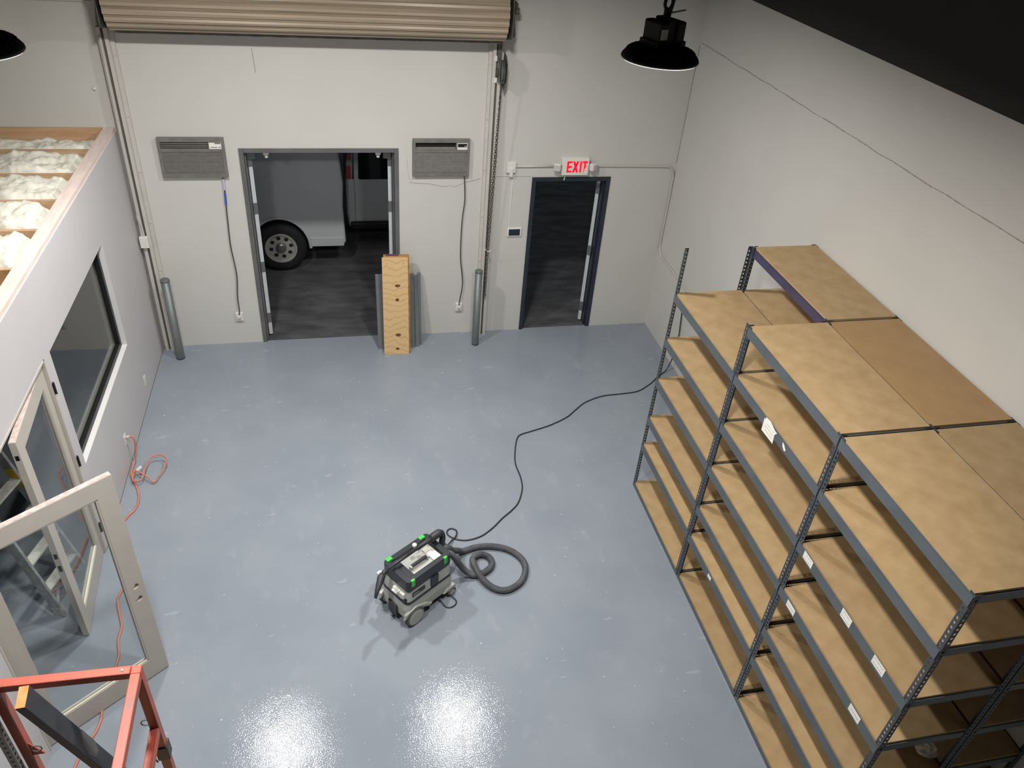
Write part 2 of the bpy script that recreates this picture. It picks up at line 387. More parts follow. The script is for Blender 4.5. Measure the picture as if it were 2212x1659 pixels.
# glazed door leaves
def leaf(name, label, hinge, phi, back):
    """hinge at local origin, leaf along +x; visible face at y=0, thickness towards back*y"""
    D = thing(name, label, 'door', (hinge[0], hinge[1], 0), phi, kind='structure')
    Wd, Z0, Z1, t, st, tr, br = .944, .012, 2.085, .045, .125, .14, .20
    y0, y1 = (0, t) if back > 0 else (-t, 0)
    holes = [circ(Wd-.062, 1.03, .027), circ(Wd-.062, .895, .027)] if back > 0 else []
    me = plate([(Wd-st, Z0), (Wd, Z0), (Wd, Z1), (Wd-st, Z1)], holes, t, 'stile')
    me.transform(Matrix.Translation((0, y0, 0))); link('stile', me, M['doorpaint'], D)
    MB().box(0, st, y0, y1, Z0, Z1).build('stile', M['doorpaint'], D)
    MB().box(st, Wd-st, y0, y1, Z1-tr, Z1).build('rail', M['doorpaint'], D)
    MB().box(st, Wd-st, y0, y1, Z0, Z0+br).build('rail', M['doorpaint'], D)
    MB().box(.002, Wd-.002, y0+.004, y1-.003, Z1, Z1+.0025).build('top_edge', M['raw'], D)
    g0, g1 = st, Wd-st; h0, h1 = Z0+br, Z1-tr
    MB().box(g0-.004, g1+.004, y0+.019, y0+.025, h0-.004, h1+.004).build('pane', M['glass'], D)
    bd = .012
    b = MB()
    for a, c in ((y0+.004, y0+.018), (y0+.026, y1-.004)):
        b.box(g0, g0+bd, a, c, h0, h1); b.box(g1-bd, g1, a, c, h0, h1); b.box(g0, g1, a, c, h1-bd, h1)
    b.build('side_bead', M['doorpaint'], D)
    b = MB()
    for a, c in ((y0+.004, y0+.018), (y0+.026, y1-.004)): b.box(g0, g1, a, c, h0, h0+bd)
    b.build('bottom_bead', M['bead'], D)
    for z in (.30, 1.09, 1.85):
        b = MB(); k = .0 if back < 0 else -.004
        sg = 1 if back < 0 else -1; q = .032 if back < 0 else .012
        b.box(-.022, .012, 0, sg*q, z-.05, z+.05)
        b.tube([(-.006, sg*(q+.002), z-.054), (-.006, sg*(q+.002), z+.054)], .009, 8)
        b.build('hinge', M['black'], D)
    if back < 0:
        for z, hgt in ((.94, .05), (.80, .06), (1.93, .04)):
            MB().box(Wd-.001, Wd+.0025, y0+.011, y1-.011, z, z+hgt).build('latch_mortise', M['black'], D)
    else:
        for z in (1.03, .895):
            b = MB(); mx = Matrix.Translation((Wd-.062, t*.5, z)) @ Matrix.Rotation(R(90), 4, 'X')
            v = []
            b.lathe([(.0268, -.021), (.0268, .021)], 16, mx, cap=False); b.build('bore', M['raw'], D)
    return D
leaf('door_4', 'glazed cream door leaf nearly closed, next to the office window', (-6.507, -3.425), math.atan2(-.951, .065), -1)
leaf('door_5', 'glazed cream door leaf swung wide open into the hall, nearest the scaffold', (-6.525, -5.339), math.atan2(.571, .749), 1)

# office ceiling: joists, drywall, insulation
OC = thing('joist_frame', 'timber joist frame over the office with insulation between', 'joists', (-8.5, -4.5, 2.45))
ox = -6.576
MB().box(-11, ox-.11, -9.6, -.04, 2.44, 2.455).build('drywall_ceiling', M['drywall'], OC, world=True)
MB().box(-11, ox, -.042, -.003, 2.56, 2.77).build('ledger', M['lumber'], OC, world=True)
JY = [-.54, -1.165, -1.795, -2.40, -3.07, -3.68, -4.29, -4.90, -5.51]
for y in JY: MB().box(-11, ox+.011*y+.006, y, y+.038, 2.47, 2.715+random.uniform(-.004, .004)).build('joist', M['lumber'], OC, world=True)
names = ['in the bay against the back wall', 'in the second bay from the back wall', 'in the third bay from the back wall', 'in the fourth bay from the back wall', 'in the fifth bay from the back wall', 'in the sixth bay, nearest and yellowest']
for i in range(6):
    yb = JY[i]+.038 if True else 0; yt = (-.042 if i == 0 else JY[i-1])
    x1 = ox+.011*yb-(.005, .02, .01, .05, .01, .05)[i]; x0 = -8.4
    nx, ny = 90, 22; vs_, fs_ = [], []
    for a in range(nx+1):
        for c in range(ny+1):
            u, v = a/nx, c/ny; x = x0+(x1-x0)*u-.06*abs(noise.noise((a*.2, c*.35, i*7.7)))*max(0, (u-.9)*10)
            y = yb+.006+(yt-yb-.012)*v
            edge = min(1, 6*v+.12+.5*max(0, noise.noise((x*3, 7, i*2.3))), 6*(1-v)+.12+.6*max(0, noise.noise((x*2.2, 3, i*1.7))), 14*(1-u)+.35)
            z = 2.56+.118*edge+edge*(.05*noise.noise((x*2.6, y*4, i*3.1))+.05*abs(noise.noise((x*6, y*8, i)))+.03*abs(noise.noise((x*14, y*16, i)))+.012*noise.noise((x*33, y*33, i)))
            z += (.0, .02, .045, .05, .04, 0)[i]*edge
            if i == 5: z -= .12
            vs_.append((x, y, z))
    n_ = ny+1
    for a in range(nx):
        for c in range(ny): fs_.append((a*n_+c, (a+1)*n_+c, (a+1)*n_+c+1, a*n_+c+1))
    k = len(vs_); vs_ += [(p[0], p[1], 2.458) for p in vs_]
    for a in range(nx):
        fs_ += [(a*n_, a*n_+k, (a+1)*n_+k, (a+1)*n_), (a*n_+ny, (a+1)*n_+ny, (a+1)*n_+ny+k, a*n_+ny+k)]
    for c in range(ny):
        fs_ += [(nx*n_+c, nx*n_+c+k, nx*n_+c+1+k, nx*n_+c+1), (c, c+1, c+1+k, c+k)]
    fs_.append((k, k+ny, k+nx*n_+ny, k+nx*n_))
    o = MB().add(vs_, fs_).build('insulation_batt', M['insuly'] if i == 5 else M['insul'], smooth=True)
    tag(o, 'fluffy %s insulation batt %s' % ('yellow' if i == 5 else 'white', names[i]), 'insulation', 'insulation batts over the office')

# small wall plates on the partition
def plate_on_partition(name, label, y, z, wv=.072, hv=.116):
    t = thing(name, label, 'outlet' if 'outlet' in name else 'switch', (-6.446+.011*y, y, z), TH)
    MB().box(.0005, .007, -wv/2, wv/2, -hv/2, hv/2).build('cover', M['white'], t, bevel=.002)
    b = MB()
    for q in (-.02, .02): b.box(.007, .009, -.016, .016, q-.013, q+.013)
    b.build('socket', M['bead'], t, bevel=.001); return t
plate_on_partition('wall_outlet', 'white outlet plate low on the partition nearer the back wall', -1.105, .265)
plate_on_partition('wall_outlet', 'white outlet plate with the orange cord plugged in', -2.205, .315)

# ---------------------------------------------------------------- roll-up door barrel, guides and chain hoist
RD = thing('roll_up_door', 'coiled tan roll-up door above the walled-in opening', 'roll-up door', (-4.3, -.31, 4.1))
RAD = .272; NS = 22
sec = []
prof = [(-.5, 0), (-.46, .012), (-.3, .004), (-.1, .018), (.2, .020), (.38, .006), (.5, 0)]
for q, h in prof: a = q*2*math.pi/NS; sec.append(((RAD+h)*math.cos(a), (RAD+h)*math.sin(a)))
inn = [((RAD-.006)*math.cos(q*2*math.pi/NS), (RAD-.006)*math.sin(q*2*math.pi/NS)) for q, h in prof][::-1]
slat = MB().prism(sec+inn, -1.905, 1.905, 'x').mesh('slat'); slat.materials.append(M['slat'])
for i in range(NS):
    o = link('slat', slat, None, RD); o.rotation_euler = (2*math.pi*i/NS, 0, 0)
MB().lathe([(.255, -1.88), (.255, 1.88)], 24, Matrix.Rotation(R(90), 4, 'Y')).build('barrel_core', M['slat'], RD)
MB().box(-1.88, 1.88, -.03, .13, -.315, -.28).build('bottom_bar', M['darksteel'], RD)
for s_ in (-1, 1):
    b = MB(); x = s_*1.945
    b.prism([(-.27, -.22), (.30, -.34), (.30, .3), (-.1, .34), (-.27, .15)], x-.004, x+.004, 'x'); b.build('end_plate', M['darksteel'], RD)
    MB().lathe([(.035, -.0), (.035, .11)], 12, Matrix.Translation((x if s_ > 0 else x-.11, 0, 0)) @ Matrix.Rotation(R(90), 4, 'Y')).build('axle', M['darksteel'], RD)
    b = MB(); b.cbox((x+s_*.06, .02, .05), (.07, .12, .06)); b.cbox((x+s_*.05, .05, -.1), (.05, .05, .16)); b.bar((x+s_*.03, -.05, .17), (x+s_*.03, .12, .02), .03, .03); b.bar((x+s_*.05, .0, -.05), (x+s_*.09, .06, -.26), .025, .05)
    b.build('bracket', M['darksteel'], RD, bevel=.004)
def guide(name, label, x, s_):
    g = thing(name, label, 'door guide', (x, -.02, 0))
    MB().box(-.075, .075, -.015, .0195, 0, 3.77).build('wall_angle', M['trackp'], g)
    MB().box(-.012*s_-.05, -.012*s_-.015, -.075, -.015, 0, 3.78).build('rail', M['trackp'], g)
    MB().box(-.012*s_+.012, -.012*s_+.047, -.075, -.015, 0, 3.78).build('rail', M['trackp'], g)
    MB().box(-.012*s_-.015, -.012*s_+.012, -.05, -.015, .02, 3.76).build('slot', M['slot'], g)
    for z in (.5, 1.1, 1.7, 2.3, 2.9, 3.5): MB().lathe([(.009, 0), (.009, .012)], 6, Matrix.Translation((.06*s_, -.015, z)) @ Matrix.Rotation(R(90), 4, 'X')).build('bolt', M['trackp'], g)
    return g
guide('door_guide', 'painted steel door guide beside the partition, left of the double door', -6.345, 1)
guide('door_guide', 'painted steel door guide beside the hanging chain', -2.405, -1)
CH = thing('chain_hoist', 'grey chain hoist wheel with long hand chain right of the roll-up door', 'chain hoist', (-2.345, -.14, 3.45))
rot = Matrix.Rotation(R(90), 4, 'Y')
MB().lathe([(.115, -.02), (.125, -.012), (.108, 0), (.125, .012), (.115, .02)], 22, Matrix.Translation((.0, 0, 0)) @ rot).build('pocket_wheel', M['steel'], CH)
b = MB(); b.prism([(-.05, .17), (.09, .19), (.11, .02), (.09, -.17), (-.02, -.2), (-.11, -.08), (-.12, .1)], .03, .036, 'x'); b.build('guard_plate', M['steel'], CH)
MB().prism([(-.03, .12), (.08, .15), (.1, -.02), (.06, -.13), (-.05, -.1)], -.034, -.028, 'x').build('guard_plate', M['steel'], CH)
b = MB(); b.cbox((-.03, .06, .27), (.05, .06, .35)); b.cbox((-.035, .07, -.02), (.06, .1, .08)); b.bar((-.01, .05, .1), (-.06, .13, -.2), .03, .03)
b.build('bracket', M['darksteel'], CH)
MB().box(-.085, -.045, .035, .1, .10, .155).build('clip', M['white'], CH); MB().box(-.085, -.045, .035, .1, -.13, -.075).build('clip', M['white'], CH)
b = MB()
chain_mesh(b, [(-.02, -.11, -.05), (-.038, -.06, -.9), (-.052, -.02, -1.9), (-.06, .0, -2.82)], L=.024, W=.009, r=.0032)
chain_mesh(b, [(.02, .1, -.02), (.0, .04, -.9), (-.025, .02, -1.9), (-.04, .0, -2.82), (-.05, 0, -2.84)], L=.024, W=.009, r=.0032)
tag(b.build('hand_chain', M['chain'], CH), kind='stuff')
b = MB(); b.tube(cr([(-.06, .1, -2.18), (-.05, .0, -2.175), (-.02, -.03, -2.165), (.0, 0, -2.16)], 4), .006, 6); b.build('chain_keeper', M['white'], CH)

# ---------------------------------------------------------------- double and single exterior doors
def dframe(name, label, x0, x1, z, fw, m, dep0, dep1):
    t = thing(name, label, 'door frame', ((x0+x1)/2, .1, 0), kind='structure')
    def bb(n, *a): return MB().box(*a).build(n, m, t, world=True, bevel=.003)
    bb('jamb', x0, x0+fw, dep0, dep1, 0, z); bb('jamb', x1-fw, x1, dep0, dep1, 0, z); bb('header', x0+fw, x1-fw, dep0, dep1, z-fw, z)
    bb('stop', x0+fw, x0+fw+.016, .05, .11, 0, z-fw); bb('stop', x1-fw-.016, x1-fw, .05, .11, 0, z-fw); bb('stop', x0+fw+.016, x1-fw-.016, .05, .11, z-fw-.016, z-fw)
    return t
DF = dframe('door_frame', 'grey steel frame of the double doorway', DX0, DX1, DZ, .05, M['dframe'], -.012, .19)
SF = dframe('door_frame', 'navy steel frame of the single doorway under the exit sign', SX0, SX1, SZ, .052, M['sframe'], -.012, .19)
def extleaf(name, label, x, y, wd, hgt, ang, hinges, bolts=False, s_=1):
    """leaf hinged at (x,y), along local +x after rotation ang; hinge edge faces the room"""
    t = thing(name, label, 'door', (x, y, .015), ang, kind='structure')
    MB().box(0, wd, -.0225, .0225, 0, hgt).build('leaf', M['dleaf'], t, bevel=.002)
    for z in hinges:
        MB().box(-.0035, 0, -.0235, .0235, z-.07, z+.07).build('hinge', M['hinge'], t)
        MB().tube([(-.008, s_*.026, z-.07), (-.008, s_*.026, z+.07)], .008, 8).build('hinge_knuckle', M['hinge'], t)
    return t
hz = (.25, .98, 1.75, 2.33)
extleaf('door_1', 'white left leaf of the double door opened outward', DX0+.094, .155, .80, DZ-.08, R(101), hz)
extleaf('door_2', 'white right leaf of the double door opened outward behind the plywood', DX1-.094, .155, .80, DZ-.08, R(79), hz, s_=-1)
extleaf('door_3', 'white single door leaf swung outward, edge showing', SX1-.093, .155, .86, SZ-.075, R(58), (.22, 1.08, 1.95), s_=-1)
# hardware under the double door header
for x in (DX0+.285, DX1-.23):
    t = thing('roller_catch', 'small white catch under the double door header, %s one' % ('left' if x < -4.5 else 'right'), 'catch', (x, .08, DZ-.066), group='header catches')
    MB().box(-.03, .03, -.03, .03, -.032, -.0005).build('plate', M['white'], t, bevel=.003)
    MB().lathe([(.016, -.07), (.02, -.06), (.02, -.04), (.012, -.032)], 10).build('roller', M['white'], t)
for x, nm in ((DX0+.115, 'left'), (DX1-.125, 'right')):
    tag(MB().box(x-.045, x+.045, .105, .13, DZ-.16, DZ-.07).build('closer_bracket', M['hinge'], bevel=.003), 'grey bracket in the %s top corner of the double doorway' % nm, 'bracket', 'header brackets')
tag(MB().bar((-1.44, -.016, 2.225), (-1.455, -.016, 2.15), .012, .008).build('hanging_tab', M['white']), 'short white tab hanging below the exit sign', 'tab')

# ---------------------------------------------------------------- wall air conditioners
def ac(label, x0, x1, z0, z1, closed, dep):
    t = thing('wall_air_conditioner', label, 'air conditioner', ((x0+x1)/2, 0, z0), group='wall air conditioners')
    w_, h = x1-x0, z1-z0; X = w_/2
    lz0, lz1 = h-.115, h-.035; lx0, lx1 = -X+.03, X-.165
    f = MB(); y0, y1 = -dep, -.0005
    for a in ((-X, X, lz1, h), (-X, lx0, 0, lz1), (lx1, X, lz0, lz1), (lx0, X, lz0-.035, lz0), (lx0, X, 0, .05), (X-.03, X, .05, lz0-.035)): f.box(a[0], a[1], y0, y1, a[2], a[3])
    f.build('housing', M['acgrey'], t)
    MB().box(lx0, lx1, -.012, y1, lz0, lz1).build('louvre_cavity', M['blackm'], t)
    MB().box(lx0, X-.03, -dep+.02, y1, .05, lz0-.035).build('grille_back', M['acgrey'], t)
    b = MB(); n = 17 if closed else 22; g0, g1 = .052, lz0-.04
    for i in range(n):
        z = g0+(g1-g0)*(i+.5)/n; b.box(lx0, X-.03, -dep+.006, -dep+.0205, z-.0035, z+.0035)
    tag(b.build('grille_slat', M['aclite'], t), kind='stuff')
    if closed:
        for i in range(4):
            z = lz0+.012+i*.0185
            mx = Matrix.Translation((0, -dep+.02, z)) @ Matrix.Rotation(R(-28), 4, 'X')
            MB().box(lx0+.004, lx1-.004, -.016, .016, -.003, .003, mx).build('louvre', M['aclite'], t)
        MB().box(X-.155, X-.03, -dep-.0025, -dep-.0003, lz0-.0, lz1-.012).build('sticker', M['paper'], t)
        b = MB(); b.box(X-.14, X-.07, -dep-.0035, -dep-.0025, lz0+.014, lz0+.022); b.box(X-.06, X-.035, -dep-.0035, -dep-.0025, lz0+.014, lz0+.022); b.box(X-.095, X-.035, -dep-.0035, -dep-.0025, lz0+.055, lz0+.068); b.build('sticker_print', M['ink'], t)
    else:
        mx = Matrix.Translation((0, -dep+.022, lz0+.008)) @ Matrix.Rotation(R(20), 4, 'X')
        MB().box(lx0+.004, lx1-.004, -.016, .02, -.002, .002, mx).build('louvre', M['aclite'], t)
        MB().box(X-.15, X-.03, -dep-.004, -dep, lz0-.002, lz1-.003).build('control_bezel', M['white'], t, bevel=.004)
        MB().box(X-.143, X-.037, -dep-.0055, -dep-.004, lz0+.03, lz1-.01).build('control_panel', M['black'], t)
        b = MB()
        for q in (.045, .06): b.box(X-q-.004, X-q+.004, -dep-.0068, -dep-.0055, lz0+.036, lz0+.046)
        b.build('button', M['white'], t)
    # painted caulk edge on the wall
    return t
ac('grey wall air conditioner with closed louvres and a white sticker, left of the double door', -6.06, -5.375, 2.232, 2.672, True, .055)
ac('grey wall air conditioner with a control panel, right of the double door', -3.315, -2.65, 2.225, 2.662, False, .055)
def cord(name, label, pts, r, m, n=6, cat='cord', **kw):
    return tag(MB().tube(cr(pts, n), r, 7).build(name, m, smooth=True), label, cat, **kw)
cord('air_conditioner_cord', 'grey cord with blue tape hanging below the left air conditioner', [(-5.437, -.02, 2.235), (-5.441, -.022, 2.073), (-5.449, -.02, 1.906), (-5.458, -.018, 1.678), (-5.466, -.02, 1.383), (-5.45, -.025, 1.138), (-5.447, -.025, .95), (-5.473, -.03, .693), (-5.475, -.035, .50), (-5.483, -.045, .4375)], .0075, M['cord'])
CT = bpy.data.objects['air_conditioner_cord']
b = MB(); b.tube([(-5.437, -.022, 2.20), (-5.441, -.022, 2.073)], .012, 6); b.build('pale_tape', M['white_tape'], CT)
MB().tube([(-5.442, -.022, 2.04), (-5.449, -.02, 1.89)], .012, 6).build('blue_tape', M['tape'], CT)
cord('air_conditioner_cord', 'plain grey cord hanging below the right air conditioner', [(-2.699, -.02, 2.23), (-2.682, -.022, 1.922), (-2.702, -.02, 1.68), (-2.71, -.02, 1.432), (-2.705, -.022, 1.11), (-2.669, -.03, .774), (-2.702, -.035, .498), (-2.706, -.045, .4425)], .0075, M['cord'])
for x, z, lb in ((-5.485, .40, 'left'), (-2.706, .405, 'right')):
    t = thing('surface_outlet', 'white surface outlet where the %s air conditioner cord plugs in' % lb, 'outlet', (x, 0, z), group='surface outlets')
    MB().box(-.045, .045, -.03, -.0005, -.06, .06).build('box', M['white'], t, bevel=.006)
    MB().box(-.022, .022, -.06, -.03, -.01, .035).build('plug', M['white'], t, bevel=.008)

# ---------------------------------------------------------------- bollards
for x, y, r, lb in ((-6.212, -.28, .05, 'grey steel pipe bollard beside the partition'), (-2.518, -.315, .046, 'grey steel pipe bollard beside the hanging chain')):
    t = thing('bollard', lb, 'bollard', (x, y, 0), group='pipe bollards')
    MB().lathe([(r*1.04, .001), (r*1.04, .03), (r, .035), (r, 1.075)], 20).build('pipe', M['bollard'], t, smooth=True)
    MB().lathe([(r*1.08, 1.075), (r*1.08, 1.095), (r*.8, 1.105)], 20).build('cap', M['bollard'], t, bevel=.002)

# ---------------------------------------------------------------- exit sign, conduit, tablet
EX = thing('exit_sign', 'lit red EXIT sign with two emergency lamp heads over the single door', 'exit sign', (-1.345, 0, 2.235))
MB().box(-.168, .168, -.085, -.0005, 0, .212).build('housing', M['exitface'], EX, bevel=.008)
b = MB(); yb, yf, z0, z1 = -.089, -.0855, .04, .178; sw = .021
x = -.112; b.box(x, x+sw, yf, yb, z0, z1)
for z in (z0, (z0+z1)/2-sw/2, z1-sw): b.box(x+sw, x+.062, yf, yb, z, z+sw)
def diag(xa, xb):
    b.prism([(xa-sw*.6, z0), (xa+sw*.6, z0), (xb+sw*.6, z1), (xb-sw*.6, z1)], yf, yb, 'y')
diag(-.030, .022); diag(.022, -.030)
b.box(.050, .050+sw, yf, yb, z0, z1)
b.box(.103, .103+sw, yf, yb, z0, z1-sw); b.box(.082, .146, yf, yb, z1-sw, z1)
b.build('letters', M['exitred'], EX)
b = MB(); b.box(.112, .146, -.0915, -.0892, .022, .09); b.build('notice_label', M['paper'], EX)
for s_ in (-1, 1):
    mx = Matrix.Translation((s_*.226, -.075, .10)) @ Matrix.Rotation(s_*R(28), 4, 'Z')
    hd = MB().box(-.042, .042, -.035, .03, -.045, .045, mx).build('lamp_head', M['white'], EX, bevel=.012)
    b = MB()
    for i in range(3):
        for j in range(3): b.cbox((-.024+i*.024, -.037, -.026+j*.026), (.02, .006, .021), mx)
    b.build('lens_facet', M['aludust'], hd, bevel=.003)
    MB().bar((s_*.17, -.045, .12), (s_*.2, -.06, .12), .02, .02).build('arm', M['white'], EX)
cz = 2.325
cp = [(-1.172, -.014, cz), (-1.0, -.014, cz), (-.8, -.014, cz-.003), (-.16, -.014, cz-.012), (-.07, -.014, cz-.03), (-.022, -.016, cz-.11), (-.016, -.018, cz-.3), (-.014, -.02, 1.75), (-.014, -.022, 1.32), (-.013, -.03, 1.22), (-.013, -.10, 1.14), (-.013, -.25, 1.118), (-.013, -1.1, 1.115), (-.013, -3.1, 1.11)]
cord('conduit', 'thin painted conduit running right from the exit sign and round the corner', cp, .0125, M['trackp'], n=8, cat='conduit')
tag(MB().tube([(-2.074, -.014, cz), (-1.518, -.014, cz)], .0125, 7).build('conduit', M['trackp'], smooth=True), 'short painted conduit between the junction box and the exit sign', 'conduit')
t = thing('junction_box', 'white square junction box with a plug above the tablet', 'junction box', (-2.135, 0, 2.27))
MB().box(-.058, .058, -.035, -.0005, -.02, .11).build('box', M['white'], t, bevel=.006)
MB().box(-.022, .022, -.06, -.035, -.06, .045).build('plug', M['white'], t, bevel=.005)
t = thing('wall_tablet', 'white framed tablet on the wall left of the single door', 'tablet', (-2.03, 0, 1.465))
MB().box(-.094, .094, -.02, -.0005, -.062, .062).build('frame', M['white'], t, bevel=.008)
MB().box(-.072, .072, -.0225, -.0195, -.043, .043).build('screen', M['screen'], t)
tag(MB().box(-2.108, -2.096, -.008, -.0005, 1.53, 2.21).build('cable_channel', M['white']), 'thin white cable channel down to the wall tablet', 'cable')
# left guide wiring
t = thing('flex_conduit', 'thin wall conduit with a switch box on the left door guide', 'conduit', (-6.40, -.09, 1.5))
MB().tube(cr([(-6.385, -.105, 3.7), (-6.39, -.105, 2.6), (-6.392, -.105, 1.9), (-6.40, -.105, 1.8), (-6.375, -.105, 1.66), (-6.372, -.105, 1.56)], 6), .009, 7).build('conduit', M['trackp'], t, world=True)
MB().box(-6.425, -6.335, -.145, -.0955, 1.43, 1.565).build('box', M['white'], t, world=True, bevel=.006)
t = thing('wall_pipe', 'thin painted pipe along the top of the back wall, left of the coil', 'pipe', (-7.5, -.02, 4.0))
MB().tube([(-11, -.02, 4.03), (-6.42, -.02, 4.0)], .014, 8).build('pipe', M['trackp'], t, world=True)
tag(MB().lathe([(.016, 0), (.016, .03)], 8, Matrix.Translation((-6.553, 0, 3.175)) @ Matrix.Rotation(R(90), 4, 'X')).build('wall_anchor', M['white']), 'small white anchor stub high on the back wall', 'anchor')

# ---------------------------------------------------------------- leaning boards and panels
def lean(y0b, y0t, ht):
    """matrix placing a board: local z up along the lean"""
    a = math.atan2(y0t-y0b, ht); return a
PX = -3.725
t = thing('plywood_board', 'front plywood board with dark knots leaning by the double door', 'board', (PX, -.455, 0), R(-3))
a = R(-11)
mx = Matrix.Rotation(a, 4, 'X')
PH, PW, PT = 1.285, .315, .02
MB().box(0, PW, 0, PT, .002, PH, mx).build('face', M['ply'], t)
MB().box(PW-.0005, PW+.0012, .0005, PT, .003, PH-.001, mx).build('edge', M['plyedge'], t)
for kx, kz, kw, kh in ((.185, .925, .034, .019), (.178, .742, .023, .02), (.182, .27, .036, .021), (.17, .08, .024, .017)):
    MB().prism(circ(kx, kz, kw, 14, kh), -.0012, .001, 'y', mx).build('knot', M['knot'], t)
for hx, hz_ in ((.055, 1.21), (.262, 1.21), (.058, .735), (.255, .735), (.05, .115), (.245, .115)): MB().prism(circ(hx, hz_, .005, 8), -.0012, .001, 'y', mx).build('screw_hole', M['knot'], t)
t2 = thing('plywood_board', 'second plywood board behind the knotty one, purple strip on top', 'board', (PX+.02, -.455+.024, 0), R(-3))
MB().box(0, PW, 0, .062, .012, PH+.012, mx).build('core', M['plyedge'], t2)
MB().box(.03, .185, -.006, .064, PH+.0125, PH+.016, mx).build('purple_strip', M['purple'], t2)
for i, (x0, x1, yb, ht, lb) in enumerate(((-3.79, -3.312, -.315, .985, 'wide grey metal panel leaning behind the plywood'), (-3.305, -3.262, -.30, .96, 'narrow grey metal strip leaning right of the plywood'), (-3.258, -3.222, -.262, .98, 'slim grey strip nearest the wall right of the plywood'))):
    t = thing('metal_panel', lb, 'panel', (x0, yb, 0))
    mm = Matrix.Rotation(math.atan2(-(abs(yb)-.055), ht), 4, 'X'); w_ = x1-x0
    MB().box(0, w_, 0, .028, .002, ht, mm).build('sheet', M['panel'], t, bevel=.003)
    MB().box(0, .008, -.012, 0, .004, ht-.002, mm).build('flange', M['panel'], t)
    MB().box(w_-.008, w_, -.012, 0, .004, ht-.002, mm).build('flange', M['panel'], t)

# ---------------------------------------------------------------- shelving
LEV = [.055, .597, .953, 1.422, 1.885, 2.365, 2.80]
def post_mesh(sx, sy, name, L=2.80, wd=.038, cell=.038):
    """angle post with teardrop holes; corner at origin, flanges along sx*x and sy*y"""
    bm = bmesh.new(); nC = int(L/cell)
    hole = [(0, .0095), (.0075, .005), (.0075, -.001), (.0035, -.0095), (-.0035, -.0095), (-.0075, -.001), (-.0075, .005)]
    def flange(mapf):
        for i in range(nC):
            z0, z1 = i*cell, (i+1)*cell if i < nC-1 else L; zc = z0+cell/2
            o4 = [bm.verts.new(mapf(u, z)) for u, z in ((0, z0), (wd, z0), (wd, z1), (0, z1))]
            hv = [bm.verts.new(mapf(wd*.55+p[0], zc+p[1])) for p in hole]
            # hv: 0 top,1 rt-top,2 rt,3 bot-right,4 bot-left,5 lf,6 lf-top
            bm.faces.new((o4[0], o4[1], hv[3], hv[4])); bm.faces.new((o4[1], hv[2], hv[3])); bm.faces.new((o4[1], o4[2], hv[1], hv[2]))
            bm.faces.new((o4[2], hv[0], hv[1])); bm.faces.new((o4[2], o4[3], hv[0])); bm.faces.new((o4[3], hv[6], hv[0]))
            bm.faces.new((o4[3], o4[0], hv[5], hv[6])); bm.faces.new((o4[0], hv[4], hv[5]))
    flange(lambda u, z: (sx*u, 0, z)); flange(lambda u, z: (0, sy*u, z))
    bmesh.ops.remove_doubles(bm, verts=bm.verts, dist=1e-5); bmesh.ops.recalc_face_normals(bm, faces=bm.faces)
    me = bpy.data.meshes.new(name); bm.to_mesh(me); bm.free(); me.materials.append(M['post']); return me
PM = {(sx, sy): post_mesh(sx, sy, 'post') for sx in (1, -1) for sy in (1, -1)}
def shelving(label, x0, x1, y0, y1, levels, fbeam, boardm, top_beam=None):
    t = thing('shelving_unit', label, 'shelving', ((x0+x1)/2, (y0+y1)/2, 0), group='rivet shelving units')
    cx_, cy_ = (x0+x1)/2, (y0+y1)/2; X, Y = (x1-x0)/2, (y0-y1)/2
    for sx in (-1, 1):
        for sy in (-1, 1):
            o = link('post', PM[(-sx, -sy)], None, t, (sx*X, sy*Y, 0))
            md = o.modifiers.new('thickness', 'SOLIDIFY'); md.thickness = .0022; md.offset = 0
    fb = MB().box(-.002, .002, -Y+.003, Y-.003, -.092, -.017).box(-.002, .03, -Y+.04, Y-.04, -.019, -.0165).mesh('front_beam')
    bb = MB().box(-.002, .002, -Y+.003, Y-.003, -.092, -.017).box(-.03, .002, -Y+.04, Y-.04, -.019, -.0165).mesh('back_beam')
    s0 = MB().box(-X+.003, X-.003, -.002, .002, -.075, -.017).box(-X+.04, X-.04, -.03, .002, -.019, -.0165).mesh('side_beam')
    s1 = MB().box(-X+.003, X-.003, -.002, .002, -.075, -.017).box(-X+.04, X-.04, -.002, .03, -.019, -.0165).mesh('side_beam')
    bd = MB().box(-X+.004, X-.006, -Y+.014, Y-.014, -.016, 0).mesh('shelf_board')
    for me in (fb, bb, s0, s1): me.materials.append(fbeam)
    bd.materials.append(boardm)
    for z in levels:
        f = link('front_beam', fb, None, t, (-X-.0035, 0, z))
        if top_beam and z == max(levels):
            f.data = fb.copy(); f.data.materials[0] = top_beam
        link('back_beam', bb, None, t, (X-.0045, 0, z))
        link('side_beam', s0, None, t, (0, Y-.0055, z)); link('side_beam', s1, None, t, (0, -Y+.0055, z))
        o = link('shelf_board', bd, None, t, (0, 0, z))
    return t
BY = [-3.205, -4.478, -5.772, -7.012]; g = .004
FX0, FX1, RX0, RX1 = -1.280, -.634, -.620, -.012
shelving('front shelving unit nearest the back wall, without a top shelf', FX0, FX1, BY[0], BY[1]+g, LEV[:-1], M['beam'], M['board'])
shelving('middle front shelving unit with the large torn paper note', FX0, FX1, BY[1]-g, BY[2]+g, LEV, M['beam'], M['board'])
shelving('front shelving unit nearest the viewer, with row of paper labels', FX0, FX1, BY[2]-g, BY[3], LEV, M['beam'], M['board'])
shelving('rear shelving unit against the wall with a violet top beam', RX0, RX1, BY[0], BY[1]+g, LEV, M['beam'], M['board'], M['beampurple'])
shelving('middle rear shelving unit with a plain brown top board', RX0, RX1, BY[1]-g, BY[2]+g, LEV, M['beam'], M['boarddark'])
